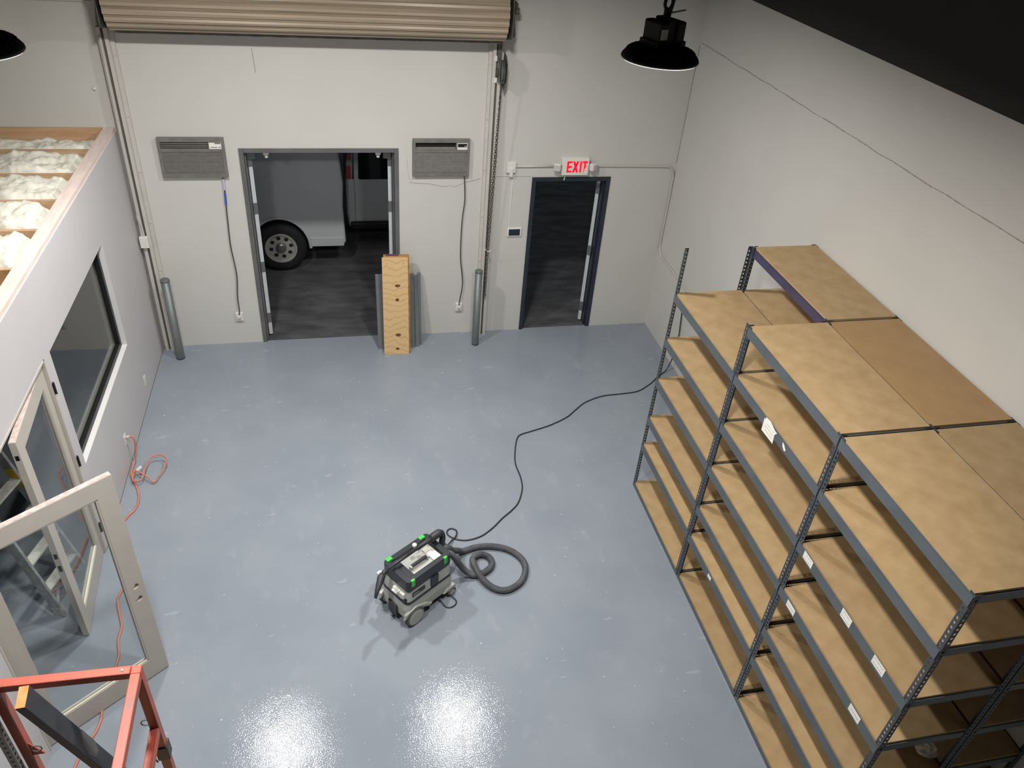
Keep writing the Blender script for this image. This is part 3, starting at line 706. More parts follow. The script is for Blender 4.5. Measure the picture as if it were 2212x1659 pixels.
shelving('rear shelving unit against the wall nearest the viewer', RX0, RX1, BY[2]-g, BY[3], LEV, M['beam'], M['board'])
# paper labels on the beams
xp = FX0-.0062
def note(label, y, z, wd, h, lines, poly=None, tilt=0):
    t = thing('paper_label', label, 'label', (xp, y, z), group='paper labels on the shelving')
    P = poly or [(-wd/2, 0), (wd/2, 0), (wd/2, h), (-wd/2, h)]
    MB().prism([(p[0], p[1]) for p in P], -.0008, .0002, 'x').build('paper', M['paper'], t)
    b = MB(); random.seed(int(abs(y)*100))
    for i in range(lines):
        zz = h*(.25+.5*i/max(1, lines-1)) if lines > 1 else h*.5
        q = -wd*.36
        while q < wd*.3:
            l = random.uniform(.006, .02); b.box(-.0014, -.0009, q, q+l, zz-.0015, zz+.0015); q += l+.006
    b.build('scribble', M['ink'], t)
note('large torn white note taped on the middle shelving unit', -5.10, 2.235, .15, .11, 3, [(-.08, .0), (-.07, .075), (-.095, .105), (-.06, .105), (.015, .128), (.08, .118), (.075, .10), (.095, .1), (.09, -.006)])
note('tiny torn paper scrap right of the large note', -5.31, 2.29, .05, .04, 0, [(-.03, .012), (-.01, .0), (.018, .018), (.03, .045), (.005, .04)])
note('paper label nearest the middle post, third shelf from the top', -5.922, 1.81, .11, .062, 2)
note('paper label on the fourth shelf from the top, beside the middle post', -5.951, 1.345, .105, .058, 1)
note('paper label in the middle of the third beam from the top', -6.40, 1.805, .105, .07, 2)
note('paper label near the end post, third shelf from the top', -6.75, 1.812, .112, .068, 2)
note('paper label near the end post, fourth shelf from the top', -6.77, 1.348, .112, .06, 1)
note('small white label low on the middle shelving unit', -4.97, .535, .06, .035, 0)
vs_, fs_ = [], []
for i in range(7):
    for j in range(14):
        a = 2*math.pi*j/14; e = math.sin(math.pi*(i+.15)/6.3); k = 1+.35*noise.noise((i*.9, math.cos(a)*2, math.sin(a)*2))
        vs_.append((-.68+.075*e*k*math.cos(a), -6.885+.055*e*k*math.sin(a), .9545+.075*i/6*k if i else .9535))
for i in range(6): fs_ += [(i*14+j, i*14+(j+1) % 14, (i+1)*14+(j+1) % 14, (i+1)*14+j) for j in range(14)]
fs_ += [tuple(range(14))[::-1], tuple(range(84, 98))]
tag(MB().add(vs_, fs_).build('paper_bag', M['paper']), 'crumpled white paper on a shelf at the near end of the shelving', 'paper')

# ---------------------------------------------------------------- high-bay lamps
def lamp():
    t = thing('high_bay_lamp', 'x', 'lamp', (0, 0, 0), group='round high-bay lamps')
    prof = [(.162, -.002), (.166, .003), (.163, .012), (.152, .026), (.13, .040), (.09, .053), (.03, .057)]
    MB().lathe(prof, 40).build('dome', M['lamph'], t, smooth=True)
    b = MB()
    for i in range(30):
        a = 2*math.pi*i/30; mx = Matrix.Rotation(a, 4, 'Z')
        b.prism([(.06, .05), (.148, .026), (.146, .036), (.13, .046), (.06, .064)], -.002, .002, 'y', mx)
    tag(b.build('fin', M['lamph'], t), kind='stuff')
    MB().lathe([(.150, -.006), (.1585, -.005), (.1585, -.0022), (.150, -.0021)], 40).build('lens', M['lens'], t)
    ld = bpy.data.lights.new('lamp_light', 'AREA'); ld.shape = 'DISK'; ld.size = .29; ld.energy = LAMP; ld.color = (1.0, .98, .95); ld.spread = R(166)
    lo = bpy.data.objects.new('lamp_light', ld); COL.objects.link(lo); lo.parent = t; lo.location = (0, 0, -.0075)
    for s_ in (-1, 1):
        MB().box(s_*.045-.024, s_*.045+.024, -.055, .055, .072, .155).build('driver_box', M['lamph'], t, bevel=.008)
        MB().box(s_*.062-.014, s_*.062+.014, -.06, .06, .056, .08).build('driver_foot', M['lamph'], t, bevel=.002)
    MB().box(-.022, .022, -.045, .045, .07, .165).build('driver_box', M['lamph'], t, bevel=.006)
    MB().box(-.066, -.03, -.0565, -.0552, .09, .13).build('rating_plate', M['paper'], t)
    MB().tube([(0, 0, .16), (0, 0, .2)], .016, 10).build('neck', M['lamph'], t)
    MB().tube(cr([(0, 0, .192), (-.02, 0, .208), (-.019, 0, .230), (0, 0, .244), (.017, 0, .230), (.018, 0, .208)], 6, True), .007, 8, closed=True).build('hook', M['lamph'], t)
    b = MB(); chain_mesh(b, [(0, 0, .256), (0, 0, 1.98)], L=.028, W=.009, r=.0032); tag(b.build('suspension_chain', M['lamph'], t), kind='stuff')
    MB().tube(cr([(.03, .02, .16), (.04, .015, .25), (.025, .01, .33), (.014, .006, .5), (.012, .006, 1.99)], 6), .007, 7).build('cable', M['lamph'], t)
    MB().bar((.01, -.008, .182), (.07, -.03, .195), .014, .004).build('tag_strip', M['paper'], t)
    return t
LP = lamp()
for i, (x, y, z, rz, lb) in enumerate(((-2.97, -5.93, 5.015, .35, 'black round high-bay lamp hanging by chain on the right'), (-5.355, -6.02, 5.012, -.2, 'black round high-bay lamp at the left edge of the picture'), (-2.99, -2.75, 5.0, .1, 'black high-bay lamp over the floor in front of the coiled door, right one'), (-5.36, -2.75, 5.0, .6, 'black high-bay lamp over the floor in front of the coiled door, left one'))):
    o = LP if i == 0 else copy_tree(LP)
    o.location = (x, y, z); o.rotation_euler = (0, 0, rz); o['label'] = lb; o.scale = (.925, .925, .925)

# ---------------------------------------------------------------- cords on the floor
OR = thing('extension_cord', 'long orange extension cord snaking along the office partition', 'cord', (-6.4, -3, 0))
p = [(-6.455, -2.195, .335), (-6.41, -2.19, .335), (-6.385, -2.2, .28), (-6.40, -2.22, .15), (-6.425, -2.26, .05), (-6.433, -2.416, .03), (-6.389, -2.525, .012), (-6.332, -2.668, .011), (-6.306, -2.803, .011), (-6.324, -2.929, .011), (-6.365, -3.0, .011), (-6.406, -3.152, .011), (-6.345, -3.509, .011), (-6.247, -3.796, .011), (-6.253, -3.873, .011), (-6.281, -3.997, .011), (-6.275, -4.073, .011), (-6.222, -4.251, .011), (-6.202, -4.325, .011), (-6.204, -4.463, .011), (-6.176, -4.601, .011), (-6.182, -4.708, .009), (-6.203, -4.872, .009), (-6.21, -5.071, .009), (-6.204, -5.168, .009), (-6.221, -5.266, .009), (-6.252, -5.334, .009), (-6.297, -5.462, .009), (-6.31, -5.6, .009), (-6.28, -5.9, .009), (-6.33, -6.4, .009)]
MB().tube(cr(p, 7), .0095, 7).build('cable', M['orange'], OR, world=True, smooth=True)
MB().tube([(-6.462, -2.195, .335), (-6.425, -2.19, .335)], .016, 8).build('plug', M['raw'], OR, world=True)
p = [(-6.40, -2.40, .03), (-6.396, -2.53, .05), (-6.35, -2.57, .06), (-6.306, -2.549, .07), (-6.293, -2.488, .08), (-6.286, -2.334, .09), (-6.254, -2.244, .09), (-6.181, -2.217, .09), (-6.117, -2.261, .08), (-6.104, -2.357, .07), (-6.146, -2.472, .05), (-6.19, -2.57, .03), (-6.248, -2.529, .06), (-6.323, -2.464, .07), (-6.387, -2.421, .07), (-6.41, -2.46, .05), (-6.40, -2.54, .02)]
MB().tube(cr(p, 7), .0075, 7).build('slack_loop', M['orange'], OR, world=True, smooth=True)
b = MB(); b.bar((-6.37, -2.42, .07), (-6.325, -2.40, .10), .03, .025); b.build('socket_end', M['white'], OR, world=True, bevel=.006)
cord('power_cord', 'orange cord lying on the floor inside the office', [(-7.20, -2.0, .009), (-7.089, -2.24, .009), (-7.0, -2.492, .009), (-6.85, -2.8, .009), (-6.72, -3.1, .009), (-6.708, -3.396, .009), (-6.732, -3.613, .009), (-6.85, -3.9, .009)], .008, M['orange'])

# ---------------------------------------------------------------- dust extractor
VA = R(35); VC = Vector((-3.735, -4.395, 0))
V = thing('dust_extractor', 'grey and black wheeled dust extractor with green latches on the open floor', 'dust extractor', VC, VA)
def rbox(x0, x1, y0, y1, r=.04, n=4):
    p = []
    for cx_, cy_, a0 in ((x1-r, y1-r, 0), (x0+r, y1-r, 90), (x0+r, y0+r, 180), (x1-r, y0+r, 270)):
        for i in range(n+1):
            a = R(a0+90*i/n); p.append((cx_+r*math.cos(a), cy_+r*math.sin(a)))
    return p
def loft(secs, name, m, parent, bevel=0):
    """secs: list of (polygon, z) with equal counts"""
    n = len(secs[0][0]); v = [(q[0], q[1], z) for P, z in secs for q in P]; f = [tuple(range(n))[::-1], tuple(range((len(secs)-1)*n, len(secs)*n))]
    for i in range(len(secs)-1): f += [(i*n+j, i*n+(j+1) % n, (i+1)*n+(j+1) % n, (i+1)*n+j) for j in range(n)]
    return MB().add(v, f).build(name, m, parent, bevel=bevel)
loft([(rbox(-.255, .27, -.15, .15, .05), .075), (rbox(-.265, .28, -.165, .165, .05), .10), (rbox(-.272, .272, -.172, .172, .05), .20), (rbox(-.262, .262, -.168, .168, .05), .285)], 'dirt_tank', M['vacgrey'], V, .006)
loft([(rbox(-.24, .24, -.12, .12, .03), .04), (rbox(-.24, .24, -.13, .13, .03), .08)], 'chassis', M['vacdark'], V)
loft([(rbox(-.268, .268, -.174, .174, .05), .285), (rbox(-.268, .268, -.174, .174, .05), .30)], 'seal_strip', M['vacdark'], V)
loft([(rbox(-.262, .262, -.168, .168, .05), .30), (rbox(-.25, .255, -.162, .162, .05), .43)], 'motor_head', M['vacgrey'], V, .006)
# sloping skirt over the front wheels
for s_ in (-1, 1):
    b = MB(); b.prism([(-.30, .12), (-.29, .185), (-.17, .215), (-.06, .17), (.02, .105), (-.02, .09), (-.10, .15), (-.25, .15)], s_*.15, s_*.182, 'y'); b.build('wheel_arch', M['vacgrey'], V, bevel=.008)
    b = MB(); b.prism([(.15, .09), (.20, .13), (.29, .13), (.31, .085), (.27, .07)], s_*.14, s_*.178, 'y'); b.build('caster_cover', M['vacgrey'], V, bevel=.008)
# black dock rim: ring with tray
def ring(x0, x1, y0, y1, z0, z1, wd, name, m):
    o4 = rbox(x0, x1, y0, y1, .035); i4 = rbox(x0+wd, x1-wd, y0+wd, y1-wd, .015); n = len(o4); v = []
    for P, z in ((o4, z0), (o4, z1), (i4, z1), (i4, z0)): v += [(q[0], q[1], z) for q in P]
    f = []
    for k in range(4):
        a, c = k*n, ((k+1) % 4)*n; f += [(a+j, a+(j+1) % n, c+(j+1) % n, c+j) for j in range(n)]
    return MB().add(v, f).build(name, m, V, bevel=.004)
ring(-.25, .245, -.166, .166, .43, .555, .05, 'dock_rim', M['vacdark'])
MB().box(-.205, -.135, -.12, .12, .43, .543).build('dock_front', M['vacdark'], V, bevel=.006)
MB().box(-.13, .2, -.12, .12, .43, .505).build('storage_case', M['vacgrey'], V, bevel=.006)
b = MB(); b.bar((-.10, -.035, .545), (.07, -.035, .545), .028, .022); b.build('case_handle', M['vacdark'], V, bevel=.006)
b = MB(); b.box(-.115, -.095, -.05, -.02, .505, .548); b.box(.065, .085, -.05, -.02, .505, .548); b.build('handle_post', M['vacgrey'], V, bevel=.003)
MB().box(.10, .18, -.1, .06, .505, .525).build('case_lid_step', M['white'], V, bevel=.004)
for x in (-.195, .17):
    for s_ in (-1, 1):
        b = MB()
        if s_ < 0: b.box(x-.018, x+.018, -.174, -.15, .487, .561)
        else: b.box(x-.028, x+.028, .125, .165, .548, .568)
        b.build('latch', M['green'], V, bevel=.004)
MB().box(-.03, .06, .163, .172, .49, .55).build('latch_lever', M['green'], V, bevel=.004)
MB().box(.0, .085, -.18, -.16, .315, .43).build('side_clasp', M['vacdark'], V, bevel=.006)
bd = MB().box(-.205, -.065, -.1705, -.155, .355, .395).build('badge', M['vacdark'], V)
text_obj('badge_text', 'HEPA', .03, M['litletter'], bd, Matrix.Translation((-.162, -.1712, .373)) @ Matrix.Rotation(R(90), 4, 'X'))
# front fittings
b = MB(); b.box(-.275, -.25, -.13, -.03, .34, .40); b.box(-.285, -.255, -.08, .0, .37, .415); b.build('front_socket', M['white'], V, bevel=.006)
MB().box(-.277, -.25, -.15, -.11, .32, .345).build('front_vent', M['black'], V)
b = MB(); b.prism([(-.262, .415), (-.262, .40), (-.30, .385), (-.305, .395)], -.07, -.01, 'y'); b.build('hook', M['white'], V)
MB().box(-.30, -.255, .13, .19, .40, .44).build('side_hook', M['white'], V, bevel=.006)
MB().box(-.285, -.25, -.05, .06, .06, .20).build('brake_panel', M['vacdark'], V, bevel=.004)
for s_ in (-1, 1):
    wl = thing  # wheels: tyre ring, disc, hub
    mx = Matrix.Translation((-.185, s_*.175, .098)) @ Matrix.Rotation(R(90), 4, 'X')
    ty = MB().lathe([(.075, -.022), (.09, -.022), (.097, -.014), (.097, .014), (.09, .022), (.075, .022)], 28, mx).build('wheel', M['tread'], V, smooth=False)
    MB().lathe([(.074, -.026), (.080, -.025), (.080, .025), (.074, .026)], 28, mx).build('wheel_disc', M['vacgrey'], ty)
    b = MB()
    for i in range(28):
        a = 2*math.pi*i/28; q = mx @ Matrix.Rotation(a, 4, 'Z'); b.box(.095, .0995, -.004, .004, -.016, .016, q)
    b.build('tread_rib', M['vacdark'], ty)
    mx = Matrix.Translation((.255, s_*.165, .05)) @ Matrix.Rotation(R(90), 4, 'X')
    cs = MB().lathe([(.035, -.018), (.046, -.016), (.049, -.008), (.049, .008), (.046, .016), (.035, .018)], 20, mx).build('caster', M['tread'], V)
    MB().lathe([(.03, -.02), (.03, .02)], 16, mx).build('caster_hub', M['vacgrey'], cs)
# wand and crevice nozzle resting on the rim
W = thing('suction_wand', 'black suction tube with crevice nozzle lying across the dust extractor', 'nozzle', VC+Vector((0, 0, .56)), VA)
MB().tube([(-.31, .043, .04), (.05, .045, .045)], .015, 12).build('tube', M['vacblack'], W, smooth=True)
MB().tube([(.03, .045, .045), (.12, .042, .05), (.2, .04, .055)], .021, 12).build('grip', M['vacblack'], W, smooth=True)
MB().tube(cr([(.19, .04, .055), (.25, .04, .06), (.30, .038, .05), (.315, .03, -.01), (.295, .02, -.09)], 5), .03, 12, rf=lambda i: .036 if i < 9 else .028).build('elbow', M['vacblack'], W, smooth=True)
MB().lathe([(.02, 0), (.02, .02)], 12, Matrix.Translation((.03, .075, .05))).build('ring', M['white'], W)
MB().tube([(-.30, .043, .04), (-.335, .038, .037), (-.36, .03, .03)], .02, 10).build('joint', M['vacblack'], W, smooth=True)
v, f = [], []
for c, rx, ry in [((-.35, .033, .033), .03, .03), ((-.385, .02, .015), .036, .034), ((-.415, .0, .0), .034, .027), ((-.46, -.025, -.03), .024, .018), ((-.505, -.055, -.065), .014, .012)]:
    for j in range(12): a = 2*math.pi*j/12; v.append((c[0]-ry*math.sin(a)*.35-ry*math.cos(a)*.35, c[1]+rx*math.sin(a)*.8, c[2]+ry*math.cos(a)*.8))
for i in range(4): f += [(i*12+j, i*12+(j+1) % 12, (i+1)*12+(j+1) % 12, (i+1)*12+j) for j in range(12)]
f += [tuple(range(12))[::-1], tuple(range(48, 60))]
MB().add(v, f).build('crevice_nozzle', M['vacblack'], W, smooth=True)
# hose, ribbed
hp = [(-3.50, -4.20, .40), (-3.44, -4.15, .36), (-3.38, -4.06, .22), (-3.30, -3.96, .09), (-3.251, -3.924, .04), (-3.096, -3.887, .034), (-2.952, -3.901, .034), (-2.816, -3.962, .034), (-2.722, -4.075, .034), (-2.701, -4.204, .034), (-2.762, -4.341, .034), (-2.872, -4.422, .034), (-2.978, -4.433, .036), (-3.07, -4.377, .045), (-3.138, -4.275, .06), (-3.181, -4.146, .075), (-3.171, -4.034, .05), (-3.096, -3.987, .036), (-3.022, -4.021, .034), (-3.003, -4.11, .034), (-3.05, -4.177, .034), (-3.127, -4.216, .033), (-3.212, -4.225, .045), (-3.30, -4.20, .12), (-3.38, -4.18, .26), (-3.44, -4.19, .34), (-3.485, -4.215, .36)]
q = cr(hp, 16)
tag(MB().tube(q, .03, 10, rf=lambda i: .031 if i % 2 else .0265).build('vacuum_hose', M['hose']), 'ribbed dark suction hose looped on the floor beside the extractor', 'hose')
bc = [(-.34, -1.36, .012), (-.399, -1.417), (-.528, -1.514), (-.681, -1.597), (-.903, -1.621), (-1.152, -1.642), (-1.39, -1.739), (-1.542, -1.861), (-1.695, -1.996), (-1.925, -2.119), (-2.167, -2.202), (-2.315, -2.251), (-2.374, -2.319), (-2.432, -2.49), (-2.48, -2.718), (-2.472, -2.944), (-2.491, -3.122), (-2.574, -3.319), (-2.67, -3.427), (-2.786, -3.523), (-2.902, -3.635), (-3.035, -3.729), (-3.179, -3.764), (-3.288, -3.736), (-3.356, -3.672), (-3.358, -3.616), (-3.313, -3.591), (-3.268, -3.628), (-3.284, -3.706, .024), (-3.339, -3.772, .03), (-3.40, -3.90, .12), (-3.47, -4.08, .36), (-3.49, -4.18, .40)]
bc = [(-.018, -1.0, 1.02), (-.02, -1.06, .75), (-.03, -1.14, .35), (-.12, -1.2, .06), (-.24, -1.28, .014)]+[p_ if len(p_) == 3 else (p_[0], p_[1], .008) for p_ in bc]
cord('mains_cord', 'thin black cord running from the wall across the floor to the extractor', bc, .0075, M['cordb'], n=7)
cord('cord_slack', 'small loop of black cord on the floor beside the extractor casters', [(-3.56, -4.43, .06), (-3.53, -4.47, .02), (-3.498, -4.52, .008), (-3.454, -4.532, .008), (-3.409, -4.508, .008), (-3.398, -4.463, .008), (-3.44, -4.41, .03), (-3.48, -4.37, .07)], .006, M['cordb'])

# ---------------------------------------------------------------- step ladder inside the office doorway
LD = thing('step_ladder', 'dusty aluminium step ladder standing inside the office doorway', 'ladder', (-6.68, -3.90, 0), math.atan2(.34, -.94)*0)
n_, fdir = Vector((.30, .95, 0)).normalized(), Vector((.95, -.30, 0)).normalized()
near0, far0 = Vector((-6.705, -4.12, .012)), Vector((-6.58, -3.70, .012))
lean_ = Vector((-.24, .06, 1.0))
HT = 1.72; mid = (near0+far0)/2
def lp(side, z): 
    c = near0 if side == 0 else far0; k = .10*z/HT
    pt = c+lean_*z; return pt+(mid-(near0+far0)/2)+((far0-near0)*(k if side == 0 else -k))
for s_ in (0, 1):
    b = MB(); b.bar(lp(s_, 0), lp(s_, HT), .09, .024, up=n_); b.build('rail', M['alu'], LD, world=True, bevel=.002)
    d_ = (lp(s_, HT)-lp(s_, 0)).normalized(); off = n_*(.008 if s_ == 0 else -.008)
    MB().bar(lp(s_, 0)+d_*.0-Vector((0, 0, .008)), lp(s_, .09), .085, .03, up=n_).build('foot', M['aludust'], LD, world=True)
for k, z in enumerate((.28, .57, .86, 1.15, 1.44)):
    b = MB(); a_, c_ = lp(0, z), lp(1, z); b.bar(a_, c_, .085, .022); 
    b.build('tread', M['aludust'], LD, world=True, bevel=.003)
b = MB(); b.bar(lp(0, .06), lp(0, .28).lerp(lp(1, .28), .45), .02, .004); b.bar(lp(1, .06), lp(1, .28).lerp(lp(0, .28), .45), .02, .004); b.build('brace', M['alu'], LD, world=True)
top = (lp(0, HT)+lp(1, HT))/2
b = MB(); b.bar(lp(0, HT)-n_*.05, lp(1, HT)+n_*.05, .16, .05); b.build('top_cap', M['yellow'], LD, world=True, bevel=.01)
for s_ in (0, 1):
    fo = lp(s_, 0)+Vector((-.95, .28, 0)); MB().bar(fo, lp(s_, HT-.03)+Vector((-.06, .02, 0)), .04, .02, up=n_).build('rear_leg', M['alu'], LD, world=True)
    MB().bar(lp(s_, 1.08), lp(s_, 1.26), .08, .03, up=n_).build('yellow_cover', M['yellow'], LD, world=True)
b = MB()
for z in (.3, .75, 1.2):
    def rp(s_, z): return (lp(s_, 0)+Vector((-.95, .28, 0))).lerp(lp(s_, HT-.03)+Vector((-.06, .02, 0)), z/HT)
    b.bar(rp(0, z), rp(1, z), .025, .015)
b.build('rear_brace', M['alu'], LD, world=True)

# ---------------------------------------------------------------- red scaffold and the charcoal board in the near left corner
SC = thing('rolling_scaffold', 'red painted steel rolling scaffold frame in the near left corner', 'scaffold', (-5.49, -7.5, 0))
AX, BX, FY, NY, TZ = -5.22, -5.775, -6.68, -8.35, 2.62; s2 = .042
def sbar(n, a, b_, m='scaf', wd=s2, h=s2): return MB().bar(a, b_, wd, h).build(n, M[m], SC, world=True, bevel=.004)
for x in (AX, BX):
    for y in (FY, NY):
        sbar('post', (x, y, .14), (x, y, TZ+(.0 if x == AX else -.02)))
        MB().lathe([(.02, -.02), (.058, -.018), (.06, 0), (.058, .018), (.02, .02)], 18, Matrix.Translation((x, y, .0615)) @ Matrix.Rotation(R(90), 4, 'X')).build('caster', M['black'], SC, world=True)
        MB().box(x-.03, x+.03, y-.03, y+.03, .12, .145).build('caster_plate', M['steel'], SC, world=True)
for y in (FY, NY):
    for z in (.35, 1.0, 1.57): sbar('rung', (BX+s2/2, y, z), (AX-s2/2, y, z))
    sbar('top_rail', (BX, y, TZ+.004), (AX-s2/2-.002, y, TZ-.018))
for x in (AX, BX):
    sbar('side_rail', (x, NY, TZ-.02), (x, FY-s2/2, TZ-.02)); 
    sbar('side_rail', (x, NY+s2/2, 2.17), (x, FY-s2/2, 2.17)) if x == AX else None
    sbar('side_rail', (x, NY+s2/2, .98), (x, FY-s2/2, .98))
MB().box(BX+.03, AX-.03, NY+.03, FY-.12, 1.005, 1.03).build('platform', M['ply'], SC, world=True)
MB().box(BX-.055, BX-.023, FY-.062, FY-.030, .9, TZ-.05).build('perforated_leg', M['scafgrey'], SC, world=True)
b = MB()
for i in range(44): 
    z = .95+i*.0375; b.lathe([(.0065, 0), (.0065, .0008)], 8, Matrix.Translation((BX-.023, FY-.046, z)) @ Matrix.Rotation(R(90), 4, 'Y')); b.lathe([(.0065, 0), (.0065, .0008)], 8, Matrix.Translation((BX-.039, FY-.062, z)) @ Matrix.Rotation(R(90), 4, 'X'))
tag(b.build('leg_hole', M['black'], SC, world=True), kind='stuff')
for x, y, z in ((AX-.035, FY, 2.21), (BX+.05, FY-.02, 2.16)):
    MB().tube([(x+.022*math.cos(a_*.63), y, z+.022*math.sin(a_*.63)) for a_ in range(10)], .003, 6, closed=True).build('snap_ring', M['darksteel'], SC, world=True)
MB().prism([(BX+.02, 2.10), (BX+.07, 2.10), (BX+.02, 2.2)], FY-.012, FY-.006, 'y').build('gusset', M['scaf'], SC, world=True)
MB().lathe([(.007, 0), (.007, .008)], 8, Matrix.Translation((AX-.055, FY, TZ-.001))).build('bolt', M['steel'], SC, world=True)
MB().box(AX-.028, AX+.028, FY-.028, FY+.028, 1.92, 2.02).build('collar', M['black'], SC, world=True, bevel=.003)
MB().tube(cr([(AX-.03, FY-.01, 2.03), (AX-.05, FY-.02, 1.98), (AX-.035, FY-.02, 1.9)], 5), .004, 6).build('wire', M['darksteel'], SC, world=True)
# charcoal board: end at top, leaning through the scaffold
u_ = Vector((.996, -.01, .087)).normalized(); d_ = Vector((.085, .217, -.972)).normalized(); u_ = (u_-d_*u_.dot(d_)).normalized(); v_ = d_.cross(u_)
c0 = Vector((-5.563, -6.89, 2.82)); Lb = (c0.z-.045)/-d_.z
mxb = Matrix(((u_.x, v_.x, d_.x, c0.x), (u_.y, v_.y, d_.y, c0.y), (u_.z, v_.z, d_.z, c0.z), (0, 0, 0, 1)))
BD = thing('timber_board', 'charcoal painted timber board with raw end leaning in the scaffold', 'board', (c0.x+d_.x*Lb, c0.y+d_.y*Lb, 0))
MB().box(-.019, .019, -.0445, .0445, .001, Lb, mxb).build('shaft', M['darkwood'], BD, world=True, bevel=.004)
MB().box(-.0185, .0185, -.044, .044, -.002, .0012, mxb).build('raw_end', M['endgrain'], BD, world=True, bevel=.004)
MB().prism([(-.0445, .54), (-.0445, .70), (-.02, .76), (.02, .74), (.03, .66), (.015, .57)], .0188, .0194, 'x', mxb).build('worn_patch', M['tread'], BD, world=True)

# ---------------------------------------------------------------- vans outside
def van(name, label, x_end, dirx, yside, zb, roof, wheel_x, win, length=5.2):
    """x_end: rear end; dirx: direction the body extends in x; side facing the room at y=yside"""
    t = thing(name, label, 'van', (x_end+dirx*length/2, yside+1, 0))
    W_ = 2.0; r = .41
    out = [(0, zb+.06), (.02, 1.0), (-.0, 1.35), (.05, 1.9), (.12, roof-.06), (.25, roof), (length-1.4, roof), (length-.9, 1.35), (length-.05, 1.1), (length, .6), (length-.05, zb)]
    arch = []
    wl = [wheel_x, length-1.0]
    pts = out[:]
    for wx in wl[::-1]:
        pts.append((wx+r, zb))
        for i in range(1, 10): a = math.pi*i/10; pts.append((wx+r*math.cos(a), zb-.02+(r+.05)*math.sin(a)))
        pts.append((wx-r, zb))
    pts.append((.02, zb+.02))
    P = [(x_end+dirx*p_[0], p_[1]) for p_ in pts]
    bm = bmesh.new()
    vv = [bm.verts.new((p_[0], yside, p_[1])) for p_ in P]; es = [bm.edges.new((vv[i], vv[(i+1) % len(vv)])) for i in range(len(vv))]
    bmesh.ops.triangle_fill(bm, use_beauty=True, edges=es)
    gx = bmesh.ops.extrude_face_region(bm, geom=list(bm.faces)); bmesh.ops.translate(bm, verts=[q for q in gx['geom'] if isinstance(q, bmesh.types.BMVert)], vec=(0, W_, 0))
    bmesh.ops.recalc_face_normals(bm, faces=bm.faces)
    me = bpy.data.meshes.new('body'); bm.to_mesh(me); bm.free(); me.transform(Matrix.Translation(-t.location))
    bo = link('body', me, M['van'], t)
    bv = bo.modifiers.new('bevel', 'BEVEL'); bv.width = .03; bv.segments = 3; bv.limit_method = 'ANGLE'; bv.angle_limit = R(50)
    # sill strip along the bottom
    MB().box(x_end+dirx*.03, x_end+dirx*(wheel_x-r-.02), yside-.012, yside+.02, zb, zb+.14).build('sill', M['van'], t, world=True, bevel=.008)
    for wx in wl:
        X_ = x_end+dirx*wx
        MB().tube([(X_+dirx*(r+.015)*math.cos(math.pi*i/20), yside-.006, zb-.02+(r+.065)*math.sin(math.pi*i/20)) for i in range(21)], .022, 6).build('wheel_arch_lip', M['van'], t, world=True)
        mx = Matrix.Translation((X_, yside+.13, .372)) @ Matrix.Rotation(R(90), 4, 'X')
        ty = MB().lathe([(.225, .11), (.30, .125), (.36, .10), (.37, .05), (.37, -.08), (.34, -.11), (.2, -.11), (.2, .0), (.225, .11)], 36, mx, cap=False).build('wheel', M['tyre'], t, world=True, smooth=True)
        # pressed steel rim with eight round openings
        hs = [circ(.145*math.cos(2*math.pi*i/8+.2), .145*math.sin(2*math.pi*i/8+.2), .032, 10) for i in range(8)]
        me2 = plate(circ(0, 0, .205, 32), hs, .02, 'rim'); me2.transform(Matrix.Translation((X_, yside+.045, .372)-t.location if False else Vector((X_, yside+.045, .372))-t.location))
        link('rim', me2, M['rim'], ty)
        MB().lathe([(.2, .118), (.228, .122), (.228, .10), (.2, .09)], 32, mx, cap=False).build('rim_edge', M['rim'], ty, world=True)
        MB().lathe([(.225, .075), (.02, .07)], 32, mx).build('rim_backing', M['tyre'], ty, world=True)
        MB().lathe([(.075, .08), (.07, .115), (.045, .13), (.012, .132)], 16, mx).build('hub_cap', M['steel'], ty, world=True)
        b = MB()
        for i in range(6): a = 2*math.pi*i/6; b.cbox((.052*math.cos(a), .052*math.sin(a), .125), (.02, .02, .02), mx)
        b.build('lug_nut', M['steel'], ty, world=True)
    return t
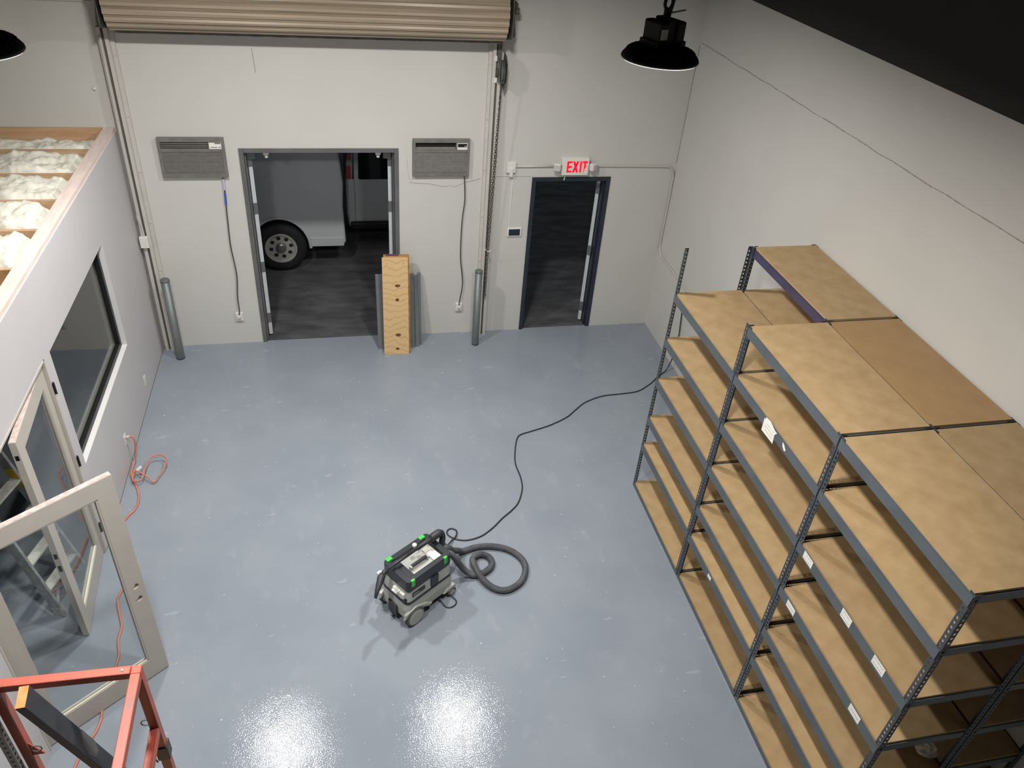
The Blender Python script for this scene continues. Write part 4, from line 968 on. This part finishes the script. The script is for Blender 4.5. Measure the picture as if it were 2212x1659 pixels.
# first van: rear wheel at x=-5.03, rear end at x=-4.095, facing left
v1 = van('van', 'white van with steel wheel parked outside the double door', -4.095, -1, 1.90, .40, 2.15, .935, None)
V2 = thing('van', 'second white van seen from behind with red tail lamp, outside the double door', 'van', (-3.05, 5.0, 0))
xl, xr = -4.05, -2.05
pr = [(xl+.03, .40), (xr-.03, .40), (xr, .62), (xr+.0, 1.2), (xr-.10, 1.95), (xr-.25, 2.08), (xl+.25, 2.08), (xl+.10, 1.95), (xl, 1.2), (xl, .62)]
MB().prism(pr, 2.5, 7.4, 'y').build('body', M['van'], V2, world=True, bevel=.05, seg=3)
MB().prism([(xl+.003, 1.19), (xl+.085, 1.19), (xl+.09, 1.40), (xl+.02, 1.40)], 2.482, 2.53, 'y').build('tail_lamp', M['redlens'], V2, world=True, bevel=.006)
MB().prism([(xl+.02, 1.402), (xl+.09, 1.402), (xl+.095, 1.488), (xl+.03, 1.488)], 2.484, 2.53, 'y').build('reverse_lamp', M['clearlens'], V2, world=True)
MB().prism([(xl+.03, 1.49), (xl+.095, 1.49), (xl+.13, 1.85), (xl+.085, 1.85)], 2.483, 2.53, 'y').build('tail_lamp_upper', M['redlens'], V2, world=True)
MB().prism([(xl+.095, 1.185), (xl+.13, 1.185), (xl+.15, 1.92), (xl+.135, 1.92)], 2.492, 2.53, 'y').build('lamp_panel', M['darkglass'], V2, world=True)
for a0, a1 in ((xl+.19, -3.09), (-3.01, xr-.19)):
    MB().prism([(a0, 1.2), (a0+.02, 1.18), (a1-.02, 1.18), (a1, 1.2), (a1, 1.9), (a1-.03, 1.93), (a0+.05, 1.93), (a0+.02, 1.9)], 2.490, 2.53, 'y').build('rear_window', M['darkglass'], V2, world=True, bevel=.006)
for x in (xl+.13, -3.05, xr-.13): MB().box(x-.003, x+.003, 2.4965, 2.503, .46, 1.17).build('door_seam', M['slot'], V2, world=True)
MB().box(xl+.05, xr-.05, 2.40, 2.5, .42, .52).build('rear_step', M['blackm'], V2, world=True, bevel=.02)
for x in (xl+.16, xr-.16):
    mx = Matrix.Translation((x, 3.7, .372)) @ Matrix.Rotation(R(90), 4, 'Y')
    MB().lathe([(.2, -.11), (.34, -.11), (.37, -.08), (.37, .08), (.34, .11), (.2, .11)], 30, mx).build('wheel', M['tyre'], V2, world=True, smooth=True)
